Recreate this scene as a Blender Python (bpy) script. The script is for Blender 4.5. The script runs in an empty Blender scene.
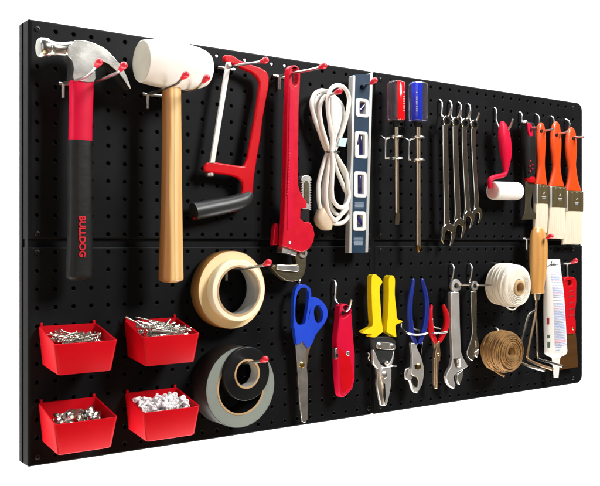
import bpy, bmesh, math, random
from mathutils import Vector, Matrix
from mathutils.geometry import tessellate_polygon

random.seed(7)
R = math.radians
PI = math.pi
S = 0.0254            # everything is measured in inches on the board, built in metres
Z0 = 1.4              # height of the board's middle
scene = bpy.context.scene
COL = scene.collection

# board axes: u to the right along the board, v up, w out of the board towards the room
CU, CW = -15.32, 45.95            # where the photographer stood (u, w), level with the board's middle
RU, RW, FPX = 0.81, 0.5865, 864.0


def W(u, v, w):
    return Vector((u * S, -w * S, Z0 + v * S))


def ray(px, py):
    a = (px - 300) / FPX
    return RU * a + RW, (243 - py) / FPX, RW * a - RU


def P(px, py, w):
    """measured photo point at a known distance w in front of the board -> (u, v)"""
    du, dv, dw = ray(px, py)
    t = (w - CW) / dw
    return CU + t * du, t * dv


def PW(px, py, w):
    u, v = P(px, py, w)
    return W(u, v, w)


def Q(px, py, u):
    """measured photo point in the upright plane u -> (v, w)"""
    du, dv, dw = ray(px, py)
    t = (u - CU) / du
    return t * dv, CW + t * dw


def T(c, pts):
    return [(c[0] + x / c[2], c[1] + y / c[2]) for x, y in pts]


def catmull(pts, k=4, closed=False):
    n = len(pts)
    out = []
    rng = n if closed else n - 1
    V = [Vector(p) for p in pts]
    for i in range(rng):
        if closed:
            a, b, c, d = V[(i - 1) % n], V[i], V[(i + 1) % n], V[(i + 2) % n]
        else:
            a, b, c, d = V[max(i - 1, 0)], V[i], V[i + 1], V[min(i + 2, n - 1)]
        for j in range(k):
            t = j / k
            out.append(0.5 * ((2 * b) + (c - a) * t + (2 * a - 5 * b + 4 * c - d) * t * t + (3 * b - a - 3 * c + d) * t ** 3))
    if not closed:
        out.append(V[-1])
    return out


class G:
    def __init__(self):
        self.v, self.f = [], []

    def add(self, vs, fs):
        o = len(self.v)
        self.v += [Vector(x) for x in vs]
        self.f += [tuple(i + o for i in q) for q in fs]
        return self

    def join(self, g):
        return self.add(g.v, g.f)


def loft(rings, cap0=True, cap1=True, loop=False):
    n = len(rings[0])
    vs = [p for r in rings for p in r]
    fs = []
    m = len(rings)
    for i in range(m if loop else m - 1):
        j = (i + 1) % m
        for k in range(n):
            l = (k + 1) % n
            fs.append((i * n + k, i * n + l, j * n + l, j * n + k))
    if not loop:
        if cap0:
            fs.append(tuple(range(n - 1, -1, -1)))
        if cap1:
            fs.append(tuple((m - 1) * n + k for k in range(n)))
    return G().add(vs, fs)


def tube(pts, r, n=10, closed=False, k=0):
    """pts are world vectors, r in inches (one number or one per point)"""
    if not isinstance(r, (list, tuple)):
        r = [r] * len(pts)
    if k:
        q = [Vector((p.x, p.y, p.z, rr)) for p, rr in zip(pts, r)]
        q = catmull(q, k, closed)
        pts = [Vector(x[:3]) for x in q]
        r = [x[3] for x in q]
    m = len(pts)
    tan = []
    for i in range(m):
        a = pts[(i - 1) % m] if (closed or i > 0) else pts[i]
        b = pts[(i + 1) % m] if (closed or i < m - 1) else pts[i]
        d = (b - a)
        tan.append(d.normalized() if d.length > 1e-9 else Vector((0, 0, 1)))
    t0 = tan[0]
    nrm = t0.orthogonal().normalized()
    frames = [nrm]
    for i in range(1, m):
        q = tan[i - 1].rotation_difference(tan[i])
        nrm = q @ nrm
        nrm = (nrm - tan[i] * nrm.dot(tan[i])).normalized()
        frames.append(nrm)
    if closed:                       # spread the twist
        q = tan[-1].rotation_difference(tan[0])
        e = q @ frames[-1]
        ang = e.angle(frames[0]) * (1 if e.cross(frames[0]).dot(tan[0]) > 0 else -1)
        frames = [Matrix.Rotation(ang * i / m, 3, tan[i]) @ f for i, f in enumerate(frames)]
    rings = []
    for i in range(m):
        b = tan[i].cross(frames[i])
        rings.append([pts[i] + (frames[i] * math.cos(2 * PI * j / n) + b * math.sin(2 * PI * j / n)) * r[i] * S for j in range(n)])
    return loft(rings, not closed, not closed, closed)


def lathe(c, ax, prof, n=32, loop=False):
    """c = (u,v,w); ax = direction in (u,v,w); prof = [(t, r)] inches"""
    C = W(*c)
    A = Vector((ax[0], -ax[2], ax[1])).normalized()
    X = A.orthogonal().normalized()
    Y = A.cross(X)
    rings = []
    for t, r in prof:
        r = max(r, 1e-4)
        rings.append([C + (A * t + (X * math.cos(2 * PI * j / n) + Y * math.sin(2 * PI * j / n)) * r) * S for j in range(n)])
    return loft(rings, True, True, loop)


def prism(uv, w0, w1, holes=()):
    loops = [list(uv)] + [list(h) for h in holes]
    g = G()
    if len(loops) == 1:
        n = len(uv)
        vs = [W(u, v, w1) for u, v in uv] + [W(u, v, w0) for u, v in uv]
        fs = [tuple(range(n)), tuple(range(2 * n - 1, n - 1, -1))]
        fs += [(i, n + i, n + (i + 1) % n, (i + 1) % n) for i in range(n)]
        return g.add(vs, fs)
    flat = [p for l in loops for p in l]
    tri = tessellate_polygon([[Vector((p[0], p[1], 0)) for p in l] for l in loops])
    n = len(flat)
    vs = [W(p[0], p[1], w1) for p in flat] + [W(p[0], p[1], w0) for p in flat]
    fs = [tuple(t) for t in tri] + [tuple(n + i for i in reversed(t)) for t in tri]
    o = 0
    for l in loops:
        m = len(l)
        fs += [(o + i, n + o + i, n + o + (i + 1) % m, o + (i + 1) % m) for i in range(m)]
        o += m
    return g.add(vs, fs)


def outl(c, pts, w, k=0):
    q = [P(x, y, w) for x, y in (T(c, pts) if c else pts)]
    if k:
        q = [(p[0], p[1]) for p in catmull([(a, b) for a, b in q], k, True)]
    return q


def loftV(rows, w, n=28, e=2.0, round0=0.0, round1=0.0):
    """rows: (left px, right px, y px, half depth inches); a handle seen from the front"""
    rr = []
    for r in rows:
        wc = r[4] if len(r) > 4 else w
        ul, v = P(r[0], r[2], wc)
        ur, v2 = P(r[1], r[2], wc)
        rr.append(((ul + ur) / 2, (v + v2) / 2, (ur - ul) / 2, r[3], wc))

    def endcap(a, b, rd):
        d = Vector((a[0] - b[0], a[1] - b[1]))
        d.normalize()
        out = []
        for s in (0.25, 0.5, 0.7, 0.88, 0.97):
            q = math.sqrt(1 - s * s)
            out.append((a[0] + d.x * rd * s, a[1] + d.y * rd * s, a[2] * (1 - 0.999 * (1 - q)), a[3] * q, a[4]))
        return out
    if round0:
        rr = list(reversed(endcap(rr[0], rr[1], round0))) + rr
    if round1:
        rr = rr + endcap(rr[-1], rr[-2], round1)
    rings = []
    for uc, v, hu, hd, wc in rr:
        ring = []
        for j in range(n):
            a = 2 * PI * j / n
            cx, sx = math.cos(a), math.sin(a)
            x = math.copysign(abs(cx) ** (2 / e), cx) * hu
            y = math.copysign(abs(sx) ** (2 / e), sx) * hd
            ring.append(W(uc + x, v, wc + y))
        rings.append(ring)
    return loft(rings)


def smoothrows(rows, k=4):
    return [tuple(x) for x in catmull([tuple(r) for r in rows], k)]


def boxuvw(u0, u1, v0, v1, w0, w1):
    return prism([(u0, v0), (u1, v0), (u1, v1), (u0, v1)], w0, w1)


def rrect(u0, u1, v0, v1, r, n=5):
    out = []
    for cx, cy, a0 in ((u1 - r, v1 - r, 0), (u0 + r, v1 - r, 90), (u0 + r, v0 + r, 180), (u1 - r, v0 + r, 270)):
        for i in range(n + 1):
            a = R(a0 + 90 * i / n)
            out.append((cx + r * math.cos(a), cy + r * math.sin(a)))
    return out


# ------------------------------------------------------------------ materials
def M(name, col, rough=0.4, metal=0.0, spec=0.5, var=0.08, scale=30, stretch=(1, 1, 1), bump=0.0, bscale=None, coat=0.0, trans=0.0, col2=None, rvar=0.08, ior=1.45):
    m = bpy.data.materials.new(name)
    m.use_nodes = True
    nt = m.node_tree
    b = nt.nodes['Principled BSDF']
    tc = nt.nodes.new('ShaderNodeTexCoord')
    mp = nt.nodes.new('ShaderNodeMapping')
    mp.inputs['Scale'].default_value = stretch
    nt.links.new(tc.outputs['Object'], mp.inputs['Vector'])
    nz = nt.nodes.new('ShaderNodeTexNoise')
    nz.inputs['Scale'].default_value = scale
    nz.inputs['Detail'].default_value = 5
    nt.links.new(mp.outputs['Vector'], nz.inputs['Vector'])
    mx = nt.nodes.new('ShaderNodeMix')
    mx.data_type = 'RGBA'
    c2 = col2 if col2 else tuple(min(1, c * (1 + var)) for c in col)
    c1 = col if col2 else tuple(c * (1 - var) for c in col)
    mx.inputs[6].default_value = (*c1, 1)
    mx.inputs[7].default_value = (*c2, 1)
    cr = nt.nodes.new('ShaderNodeMapRange')
    cr.inputs[1].default_value = 0.3
    cr.inputs[2].default_value = 0.7
    nt.links.new(nz.outputs['Fac'], cr.inputs[0])
    nt.links.new(cr.outputs[0], mx.inputs[0])
    nt.links.new(mx.outputs[2], b.inputs['Base Color'])
    rm = nt.nodes.new('ShaderNodeMapRange')
    rm.inputs[3].default_value = max(0.02, rough - rvar)
    rm.inputs[4].default_value = min(1, rough + rvar)
    nt.links.new(nz.outputs['Fac'], rm.inputs[0])
    nt.links.new(rm.outputs[0], b.inputs['Roughness'])
    b.inputs['Metallic'].default_value = metal
    b.inputs['Specular IOR Level'].default_value = spec
    b.inputs['Coat Weight'].default_value = coat
    b.inputs['Coat Roughness'].default_value = 0.1
    b.inputs['Transmission Weight'].default_value = trans
    b.inputs['IOR'].default_value = ior
    if bump:
        n2 = nt.nodes.new('ShaderNodeTexNoise')
        n2.inputs['Scale'].default_value = bscale or scale * 6
        n2.inputs['Detail'].default_value = 3
        nt.links.new(mp.outputs['Vector'], n2.inputs['Vector'])
        bp = nt.nodes.new('ShaderNodeBump')
        bp.inputs['Strength'].default_value = bump
        bp.inputs['Distance'].default_value = 0.001
        nt.links.new(n2.outputs['Fac'], bp.inputs['Height'])
        nt.links.new(bp.outputs['Normal'], b.inputs['Normal'])
    return m


board_m = M('board_black_enamel', (0.0058, 0.0062, 0.0073), 0.5, spec=0.11, var=0.35, scale=9, bump=0.16, bscale=700, rvar=0.1)
screw_m = M('blackened_screw', (0.02, 0.019, 0.018), 0.4, metal=0.6)
back_m = M('hole_darkening_black', (0.004, 0.004, 0.004), 0.8, spec=0.1)
chrome_m = M('bright_wire', (0.80, 0.79, 0.77), 0.30, metal=1, var=0.06, scale=60)
steel_m = M('polished_steel', (0.58, 0.57, 0.53), 0.24, metal=1, var=0.06, scale=40, bump=0.05, bscale=300)
satin_m = M('satin_steel', (0.74, 0.73, 0.71), 0.36, metal=1, var=0.08, scale=50, bump=0.08, bscale=500)
polish_m = M('mirror_chrome', (0.74, 0.72, 0.68), 0.11, metal=1, var=0.05, scale=50, rvar=.04)
shaft_m = M('warm_steel_shaft', (0.62, 0.50, 0.37), 0.3, metal=1, var=0.06)
forged_m = M('forged_steel', (0.80, 0.79, 0.77), 0.42, metal=0.85, var=0.1, scale=30, bump=0.2, bscale=260)
olive_m = M('dark_forged_steel', (0.15, 0.13, 0.085), 0.42, metal=0.9, var=0.2, scale=25, bump=0.3, bscale=220)
bladebrown_m = M('steel_blade_brown_reflection', (0.42, 0.20, 0.07), 0.33, metal=0.9, var=0.12, scale=8, stretch=(1, 1, 6))  # brown surroundings reflected in the steel, painted in as base colour
ferrule_m = M('bronze_ferrule', (0.25, 0.195, 0.095), 0.42, metal=0.85, var=0.2, scale=20, stretch=(3, 1, .4))
tip_m = M('red_rubber_tip', (0.62, 0.012, 0.03), 0.35, var=0.08, coat=0.2)
red_m = M('red_enamel', (0.54, 0.002, 0.008), 0.38, var=0.08, spec=.22, coat=0.08, bump=0.12, bscale=200)
pink_m = M('crimson_plastic', (0.60, 0.004, 0.038), 0.42, spec=.2, var=0.06, bump=0.05, bscale=300)
bin_m = M('red_bin_plastic', (0.50, 0.0012, 0.0075), 0.5, spec=0.13, var=0.06, scale=20, bump=0.06, bscale=500)
wrench_m = M('red_cast_paint', (0.56, 0.0025, 0.021), 0.36, var=0.08, scale=60, bump=0.16, bscale=420, spec=.35, coat=0.15)
grip_m = M('black_rubber', (0.0075, 0.0078, 0.008), 0.5, spec=0.28, var=0.25, bump=0.12, bscale=400)
greyg_m = M('dark_grey_rubber', (0.024, 0.026, 0.028), 0.42, spec=0.5, var=0.2, bump=0.1, bscale=400)
white_m = M('white_rubber', (0.80, 0.785, 0.74), 0.5, var=0.03, scale=15, bump=0.05, bscale=200)
greyface_m = M('shaded_rubber_face', (0.43, 0.405, 0.33), 0.6, var=0.08, scale=40, bump=0.1, bscale=200)  # white rubber greyed: shade of the left-facing end put into the colour
cordw_m = M('white_vinyl', (0.78, 0.765, 0.73), 0.38, var=0.03, bump=0.03, bscale=200)
plugt_m = M('cream_plug_vinyl', (0.62, 0.50, 0.36), 0.42, var=0.05)
tag_m = M('pale_blue_label', (0.55, 0.72, 0.75), 0.45, var=0.05)
blade_m = M('white_painted_blade', (0.78, 0.77, 0.74), 0.35, metal=0.2, var=0.05)
navy_m = M('navy_enamel', (0.017, 0.042, 0.078), 0.4, spec=.35, var=0.12, scale=40, bump=0.05, bscale=300)
alu_m = M('machined_aluminium', (0.86, 0.86, 0.85), 0.35, metal=0.7, var=0.04, stretch=(1, 1, 0.1), scale=80)
aluside_m = M('olive_rail_side', (0.26, 0.23, 0.15), 0.45, metal=0.6, var=0.1)  # left side of the rail, coloured darker and more olive than its front
vial_m = M('blue_vial', (0.014, 0.016, 0.10), 0.15, var=0.8, scale=120, coat=0.6)
vialgrey_m = M('vial_bubble', (0.42, 0.46, 0.52), 0.15, var=0.3, scale=120)
pr_m = M('printed_grey', (0.26, 0.33, 0.42), 0.5)
prw_m = M('printed_white', (0.50, 0.49, 0.46), 0.5)
clear_m = M('clear_acetate', (0.80, 0.76, 0.86), 0.05, trans=0.97, var=0.02, rvar=.02, ior=1.33)
drvred_m = M('red_acetate', (0.78, 0.006, 0.01), 0.15, var=0.05, coat=0.5)
drvblue_m = M('blue_acetate', (0.015, 0.04, 0.72), 0.15, var=0.05, coat=0.5)
orange_m = M('orange_lacquer', (0.70, 0.065, 0.005), 0.34, var=0.06, coat=0.35, bump=0.03, bscale=90)
bristle_m = M('cream_bristle', (0.74, 0.665, 0.51), 0.7, var=0.1, scale=60, stretch=(6, 6, 0.25), bump=0.7, bscale=260)
nap_m = M('white_roller_nap', (0.88, 0.87, 0.85), 0.95, var=0.03, bump=0.8, bscale=900)
napend_m = M('pink_roller_end', (0.78, 0.42, 0.42), 0.6, var=0.05)
yellow_m = M('yellow_vinyl', (0.88, 0.66, 0.006), 0.38, var=0.05, bump=0.04, bscale=200, coat=0.1)
blue_m = M('blue_vinyl', (0.006, 0.022, 0.24), 0.35, var=0.1, bump=0.04, bscale=200)
scblue_m = M('blue_scissor_plastic', (0.015, 0.065, 0.62), 0.36, var=0.06, bump=0.03, bscale=200)
hred_m = M('red_dipped_vinyl', (0.56, 0.003, 0.009), 0.42, spec=.22, var=0.06)
tanst_m = M('tan_steel', (0.62, 0.44, 0.28), 0.3, metal=0.9, var=0.12, stretch=(1, 1, .3))
tube_m = M('white_tube_plastic', (0.80, 0.80, 0.78), 0.4, var=0.03)
labelb_m = M('blue_label_print', (0.42, 0.50, 0.78), 0.5, var=0.15, scale=400)
labelp_m = M('pink_label_print', (0.82, 0.40, 0.58), 0.5, var=0.1, scale=400)
logo_m = M('black_script_print', (0.03, 0.04, 0.05), 0.5)
green_m = M('green_label_print', (0.05, 0.12, 0.07), 0.5)
string_m = M('white_cotton_string', (0.76, 0.72, 0.63), 0.8, var=0.05, scale=60, bump=0.4, bscale=900)
card_m = M('brown_card_core', (0.50, 0.33, 0.17), 0.8, var=0.1)
twine_m = M('brown_jute_twine', (0.27, 0.145, 0.048), 0.85, var=0.45, scale=90, bump=0.9, bscale=500)
mask_m = M('masking_tape', (0.78, 0.62, 0.36), 0.5, var=0.05, scale=20)
maskside_m = M('masking_tape_shaded_side', (0.33, 0.165, 0.042), 0.45, var=0.1, scale=20, coat=0.2)  # warm shade on the roll's left side put into the colour
maskc_m = M('pale_tape_edge', (0.90, 0.82, 0.62), 0.5, var=0.04)
corei_m = M('grey_tape_core', (0.52, 0.51, 0.47), 0.3, var=0.3, scale=18, coat=0.4)
duct_m = M('grey_tape_edge', (0.25, 0.29, 0.265), 0.3, var=0.1, scale=12, coat=0.5, bump=0.3, bscale=30)
ductside_m = M('shaded_wound_tape', (0.014, 0.011, 0.009), 0.5, spec=.25, var=0.3)  # grey tape's shaded left side coloured in nearly black
etape_m = M('black_vinyl_tape', (0.007, 0.0075, 0.0085), 0.38, spec=0.3, var=0.2)
nail_m = M('bright_nail', (0.66, 0.63, 0.56), 0.25, metal=1, var=0.12)
zinc_m = M('zinc_screw', (0.78, 0.76, 0.70), 0.25, metal=1, var=0.08)
wash_m = M('dark_bright_steel', (0.72, 0.69, 0.64), 0.22, metal=1, var=0.15)
anch_m = M('white_nylon', (0.86, 0.86, 0.86), 0.45, var=0.03)
brass_m = M('brass', (0.75, 0.52, 0.2), 0.25, metal=1, var=0.08)


def wood(name, c1, c2, scale, dist, rough=0.42):
    m = M(name, c1, rough, coat=0.25)
    nt = m.node_tree
    b = nt.nodes['Principled BSDF']
    tc = nt.nodes.new('ShaderNodeTexCoord')
    mp = nt.nodes.new('ShaderNodeMapping')
    mp.inputs['Scale'].default_value = (1, 0.5, 0.05)
    nt.links.new(tc.outputs['Object'], mp.inputs['Vector'])
    wv = nt.nodes.new('ShaderNodeTexWave')
    wv.bands_direction = 'X'
    wv.inputs['Scale'].default_value = scale
    wv.inputs['Distortion'].default_value = dist
    wv.inputs['Detail'].default_value = 3
    wv.inputs['Detail Scale'].default_value = 2
    nt.links.new(mp.outputs['Vector'], wv.inputs['Vector'])
    nz = nt.nodes.new('ShaderNodeTexNoise')
    nz.inputs['Scale'].default_value = scale * 12
    nt.links.new(mp.outputs['Vector'], nz.inputs['Vector'])
    ad = nt.nodes.new('ShaderNodeMath')
    ad.operation = 'MULTIPLY_ADD'
    ad.inputs[1].default_value = 0.45
    nt.links.new(nz.outputs['Fac'], ad.inputs[0])
    ml = nt.nodes.new('ShaderNodeMath')
    ml.operation = 'MULTIPLY'
    ml.inputs[1].default_value = 0.6
    nt.links.new(wv.outputs['Fac'], ml.inputs[0])
    nt.links.new(ml.outputs[0], ad.inputs[2])
    rp = nt.nodes.new('ShaderNodeMix')
    rp.data_type = 'RGBA'
    rp.inputs[6].default_value = (*c1, 1)
    rp.inputs[7].default_value = (*c2, 1)
    nt.links.new(ad.outputs[0], rp.inputs[0])
    nt.links.new(rp.outputs[2], b.inputs['Base Color'])
    return m


hick_m = wood('hickory_wood', (0.46, 0.215, 0.055), (0.76, 0.50, 0.21), 17, 4.0)
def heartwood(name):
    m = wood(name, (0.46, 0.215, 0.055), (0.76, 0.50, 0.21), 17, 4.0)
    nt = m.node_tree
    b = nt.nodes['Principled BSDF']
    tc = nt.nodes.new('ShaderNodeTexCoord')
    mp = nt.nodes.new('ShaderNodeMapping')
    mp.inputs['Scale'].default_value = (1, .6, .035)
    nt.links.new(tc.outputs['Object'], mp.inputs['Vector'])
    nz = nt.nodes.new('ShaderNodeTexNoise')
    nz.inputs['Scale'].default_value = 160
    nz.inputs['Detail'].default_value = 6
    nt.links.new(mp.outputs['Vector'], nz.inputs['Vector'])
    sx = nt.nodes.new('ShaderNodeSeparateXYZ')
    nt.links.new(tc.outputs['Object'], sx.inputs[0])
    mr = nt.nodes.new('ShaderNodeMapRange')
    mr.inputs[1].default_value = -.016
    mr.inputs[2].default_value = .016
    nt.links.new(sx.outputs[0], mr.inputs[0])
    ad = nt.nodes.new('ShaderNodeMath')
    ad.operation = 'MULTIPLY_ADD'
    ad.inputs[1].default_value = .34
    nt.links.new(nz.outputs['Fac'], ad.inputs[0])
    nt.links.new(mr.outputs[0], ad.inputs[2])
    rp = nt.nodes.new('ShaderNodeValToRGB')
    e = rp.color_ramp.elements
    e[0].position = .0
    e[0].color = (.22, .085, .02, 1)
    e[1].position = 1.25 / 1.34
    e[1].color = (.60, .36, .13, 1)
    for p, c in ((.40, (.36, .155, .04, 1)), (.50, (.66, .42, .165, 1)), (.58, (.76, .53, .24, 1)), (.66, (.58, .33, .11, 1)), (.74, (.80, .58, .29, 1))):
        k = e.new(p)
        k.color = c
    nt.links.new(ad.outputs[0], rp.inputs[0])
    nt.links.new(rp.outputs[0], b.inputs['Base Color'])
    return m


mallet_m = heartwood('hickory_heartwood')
beech_m = wood('varnished_beech', (0.50, 0.225, 0.055), (0.66, 0.36, 0.115), 22, 2.5, 0.3)


# ------------------------------------------------------------------ object helpers
def root_of(o):
    while o.parent:
        o = o.parent
    return o


def tag(o, label=None, cat=None, group=None, kind=None):
    if label:
        o['label'] = label
    if cat:
        o['category'] = cat
    if group:
        o['group'] = group
    if kind:
        o['kind'] = kind
    return o


def thing(name, label, cat, at, group=None):
    o = bpy.data.objects.new(name, None)
    o.empty_display_size = 0.03
    COL.objects.link(o)
    o.location = W(*at)
    return tag(o, label, cat, group)


def obj(name, g, mat, parent=None, bevel=0.0, seg=3, sharp=35, at=None, label=None):
    me = bpy.data.meshes.new(name)
    org = root_of(parent).location.copy() if parent else (W(*at) if at else Vector((0, 0, 0)))
    me.from_pydata([v - org for v in g.v], [], g.f)
    bm = bmesh.new()
    bm.from_mesh(me)
    bmesh.ops.remove_doubles(bm, verts=bm.verts, dist=1e-6)
    bmesh.ops.recalc_face_normals(bm, faces=bm.faces)
    bm.to_mesh(me)
    bm.free()
    for p in me.polygons:
        p.use_smooth = True
    me.set_sharp_from_angle(angle=R(sharp))
    me.materials.append(mat)
    o = bpy.data.objects.new(name, me)
    COL.objects.link(o)
    if parent:
        o.parent = parent
    else:
        o.location = org
    if bevel:
        md = o.modifiers.new('bevel', 'BEVEL')
        md.width = bevel * S
        md.segments = seg
        md.limit_method = 'ANGLE'
        md.angle_limit = R(38)
        md.harden_normals = False
    if label:
        o['label'] = label
    return o


def text_g(s, h, at, right, up, thick=0.01, bold=0.0):
    """solid letters: at = middle (u,v,w) ; right / up = (u,v,w) directions ; h = letter height in inches"""
    cu = bpy.data.curves.new('txt', 'FONT')
    cu.body = s
    cu.size = 1
    cu.align_x = 'CENTER'
    cu.align_y = 'CENTER'
    cu.extrude = 0.02
    cu.offset = bold
    o = bpy.data.objects.new('txt', cu)
    COL.objects.link(o)
    dg = bpy.context.evaluated_depsgraph_get()
    me = bpy.data.meshes.new_from_object(o.evaluated_get(dg))
    X = Vector((right[0], -right[2], right[1])).normalized()
    Y = Vector((up[0], -up[2], up[1])).normalized()
    N = X.cross(Y)
    C = W(*at)
    k = h / 0.72
    g = G()
    g.add([C + (X * v.co.x * k + Y * v.co.y * k + N * (v.co.z / 0.02 * thick)) * S for v in me.vertices], [tuple(p.vertices) for p in me.polygons])
    bpy.data.objects.remove(o)
    bpy.data.meshes.remove(me)
    return g


def ball(c, ax, a, b, n=16):
    """spheroid, half length a along ax, radius b"""
    return lathe(c, ax, [(-a * math.cos(PI * i / 10), b * math.sin(PI * i / 10)) for i in range(11)], n)


# ------------------------------------------------------------------ setting
g = G().add([W(-500, -250, -62), W(600, -250, -62), W(600, 250, -62), W(-500, 250, -62)], [(0, 1, 2, 3)])
bd = obj('backdrop', g, M('white_seamless_paper', (0.9, 0.9, 0.9), 0.9, spec=0.1, var=0.01, scale=3))
tag(bd, kind='structure')

# ------------------------------------------------------------------ the pegboard
board = thing('pegboard', 'large black perforated pegboard of four metal panels carrying all the tools', 'pegboard', (24, -12, 0))
PU_L = [0.5 + 1.0155 * k for k in range(24)]
PU_R = [24.95 + 0.987 * k for k in range(23)]


def panel(us, v0, v1, u0, u1, vs, radii):
    pu, pv = us[1] - us[0], vs[1] - vs[0]
    hu, hv = pu / 2, pv / 2
    hu = min(hu, 0.4) if False else hu
    g = G()
    n = 16
    lattice_l, lattice_r = us[0] - hu, us[-1] + hu
    e = 0.22
    # the first and last cells stop short of the rounded edge
    cl = u0 + e + 0.02
    cr = u1 - e - 0.02
    cb = v0 + e * 0.45 + 0.01
    ct = v1 - e * 0.45 - 0.01
    nu, nv = len(us), len(vs)
    ub = [max(cl, us[0] - hu)] + [(us[i] + us[i + 1]) / 2 for i in range(nu - 1)] + [min(cr, us[-1] + hu)]
    vb = [max(cb, vs[0] - hv)] + [(vs[i] + vs[i + 1]) / 2 for i in range(nv - 1)] + [min(ct, vs[-1] + hv)]
    for i, u in enumerate(us):
        for j, v in enumerate(vs):
            sq, c1, c2, c3 = [], [], [], []
            for k in range(n):
                a = 2 * PI * k / n
                x, y = math.cos(a), math.sin(a)
                m = max(abs(x), abs(y))
                X, Y = x / m, y / m
                uu = u + X * ((ub[i + 1] - u) if X > 0 else (u - ub[i]))
                vv = v + Y * ((vb[j + 1] - v) if Y > 0 else (v - vb[j]))
                sq.append(W(uu, vv, 0))
                c1.append(W(u + x * .146, v + y * .146, 0))
                c2.append(W(u + x * .113, v + y * .113, -.022))
                c3.append(W(u + x * .113, v + y * .113, -.1))
            g.join(loft([sq, c1, c2, c3], False, False))
    # border between the perforated field and the edge
    inner = []
    fr = [math.tan(R(22.5))]
    def edgepts(bnds, cen):
        out = []
        for i, c in enumerate(cen):
            out += [bnds[i], c - (c - bnds[i]) * fr[0], c, c + (bnds[i + 1] - c) * fr[0]]
        return out
    eu, ev = edgepts(ub, us), edgepts(vb, vs)
    inner += [(x, vb[0]) for x in eu] + [(ub[-1], y) for y in ev]
    inner += [(x, vb[-1]) for x in [ub[-1]] + eu[:0:-1]] + [(ub[0], y) for y in [vb[-1]] + ev[:0:-1]]
    rc = radii
    def rr(off):
        out = []
        for cx, cy, a0, r in ((u1, v1, 0, rc[0]), (u0, v1, 90, rc[1]), (u0, v0, 180, rc[2]), (u1, v0, 270, rc[3])):
            sx = -1 if cx == u1 else 1
            sy = -1 if cy == v1 else 1
            for i in range(7):
                a = R(a0 + 15 * i)
                q = max(r - off, 0.02)
                out.append((cx + sx * (off + q) + q * math.cos(a), cy + sy * (off * .45 + q) + q * math.sin(a)))
        return out
    o0 = rr(e)
    loops = [inner, o0]
    flat = inner + o0
    tri = tessellate_polygon([[Vector((p[0], p[1], 0)) for p in o0], [Vector((p[0], p[1], 0)) for p in inner]])
    flat2 = o0 + inner
    g.add([W(p[0], p[1], 0) for p in flat2], [tuple(t) for t in tri])
    rings = []
    for k in range(6):
        a = R(18 * k)
        rings.append([W(p[0], p[1], -e * .6 * (1 - math.cos(a))) for p in rr(e * (1 - math.sin(a)))])
    rings.append([W(p[0], p[1], -.78) for p in rr(0)])
    g.join(loft(rings, False, False))
    return g


VT = [0.5 + k for k in range(12)]
VB = [-11.5 + k for k in range(12)]
sp = .2
for us, v0, v1, u0, u1, vs, rad in (
        (PU_L, sp, 12, 0, 24.14, VT, (.06, .1, .06, .06)), (PU_L, -12, -sp, 0, 24.14, VB, (.06, .06, .1, .06)),
        (PU_R, sp, 12, 24.4, 48, VT, (.7, .06, .06, .06)), (PU_R, -12, -sp, 24.4, 48, VB, (.06, .06, .06, .7))):
    obj('panel', panel(us, v0, v1, u0, u1, vs, rad), board_m, board, sharp=24)
obj('seam_strip', boxuvw(.03, 47.97, -.3, .3, -.7, -.2), board_m, board)
obj('seam_strip', prism([(24.0, -11.93), (24.5, -11.93), (24.5, 11.93), (24.0, 11.93)], -.6, -.1), board_m, board)
# added black sheet darkening the holes, notched where the top row shows backdrop
obj('added_dark_sheet', prism([(.3, -11.8), (47.7, -11.8), (47.7, 11.85), (18.3, 11.85), (18.3, 10.95), (10.4, 10.95), (10.4, 11.85), (.3, 11.85)], -.72, -.66), back_m, board)
obj('rear_frame', prism(rrect(-.06, 47.6, -11.95, 11.95, .1), -1.28, -.88, [rrect(.16, 47.4, -11.8, 11.86, .08)]), board_m, board, bevel=.06)
for us in (PU_L, PU_R):
    for vs in (VT, VB):
        for u in (us[0], us[-1]):
            for v in (vs[0], vs[-1]):
                obj('screw', lathe((u, v, -.05), (0, 0, 1), [(0, .11), (.09, .16), (.12, .14), (.135, .07), (.08, .05), (.08, 0)], 16), screw_m, board)

# ------------------------------------------------------------------ hooks
GR_T = 'red tipped straight hooks'
GR_J = 'bare wire hooks'


def wpath(u, pts, close_in=True):
    out = []
    for i, (x, y) in enumerate(pts):
        v, w = Q(x, y, u)
        out.append((u, v, w))
    return out


def tip_hook(label, base, arms, bar=0.45, leg=0.78, group=GR_T):
    """base px of each arm on the board face; arms: px list ending at the red tip"""
    u0, v0 = P(base[0][0], base[0][1], 0.12)
    h = thing('peg_hook', label, 'hook', (u0, v0, 0.1), group)
    us = []
    for (bx, by), pts in zip(base, arms):
        u, v = P(bx, by, 0.12)
        us.append(u)
        path = [(u, v, -.1), (u, v, .12)] + wpath(u, pts)
        wp = [W(*p) for p in path]
        obj('arm', tube([wp[0], wp[1]] + [Vector(q) for q in catmull(wp[2:], 4)], .085, 10), chrome_m, h)
        a, b = Vector(path[-2]), Vector(path[-1])
        d = (b - a).normalized()
        c = b + d * .0
        obj('tip', lathe(tuple(c), tuple(d), [(-.4, .1), (-.38, .115), (-.2, .15), (0, .19), (.1, .19), (.19, .145), (.23, .08), (.24, 0)], 16), tip_m, h)
    vv = v0
    obj('crossbar', tube([W(us[0] - bar, vv, .1), W(us[-1] + bar, vv, .1)], .085, 10), chrome_m, h)
    if leg:
        obj('leg', tube([W(us[0], vv, .1), W(us[0] - .03, vv - .06, .2), W(us[0] - .03, vv - leg, .2)], .095, 10), chrome_m, h)
    return h


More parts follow.
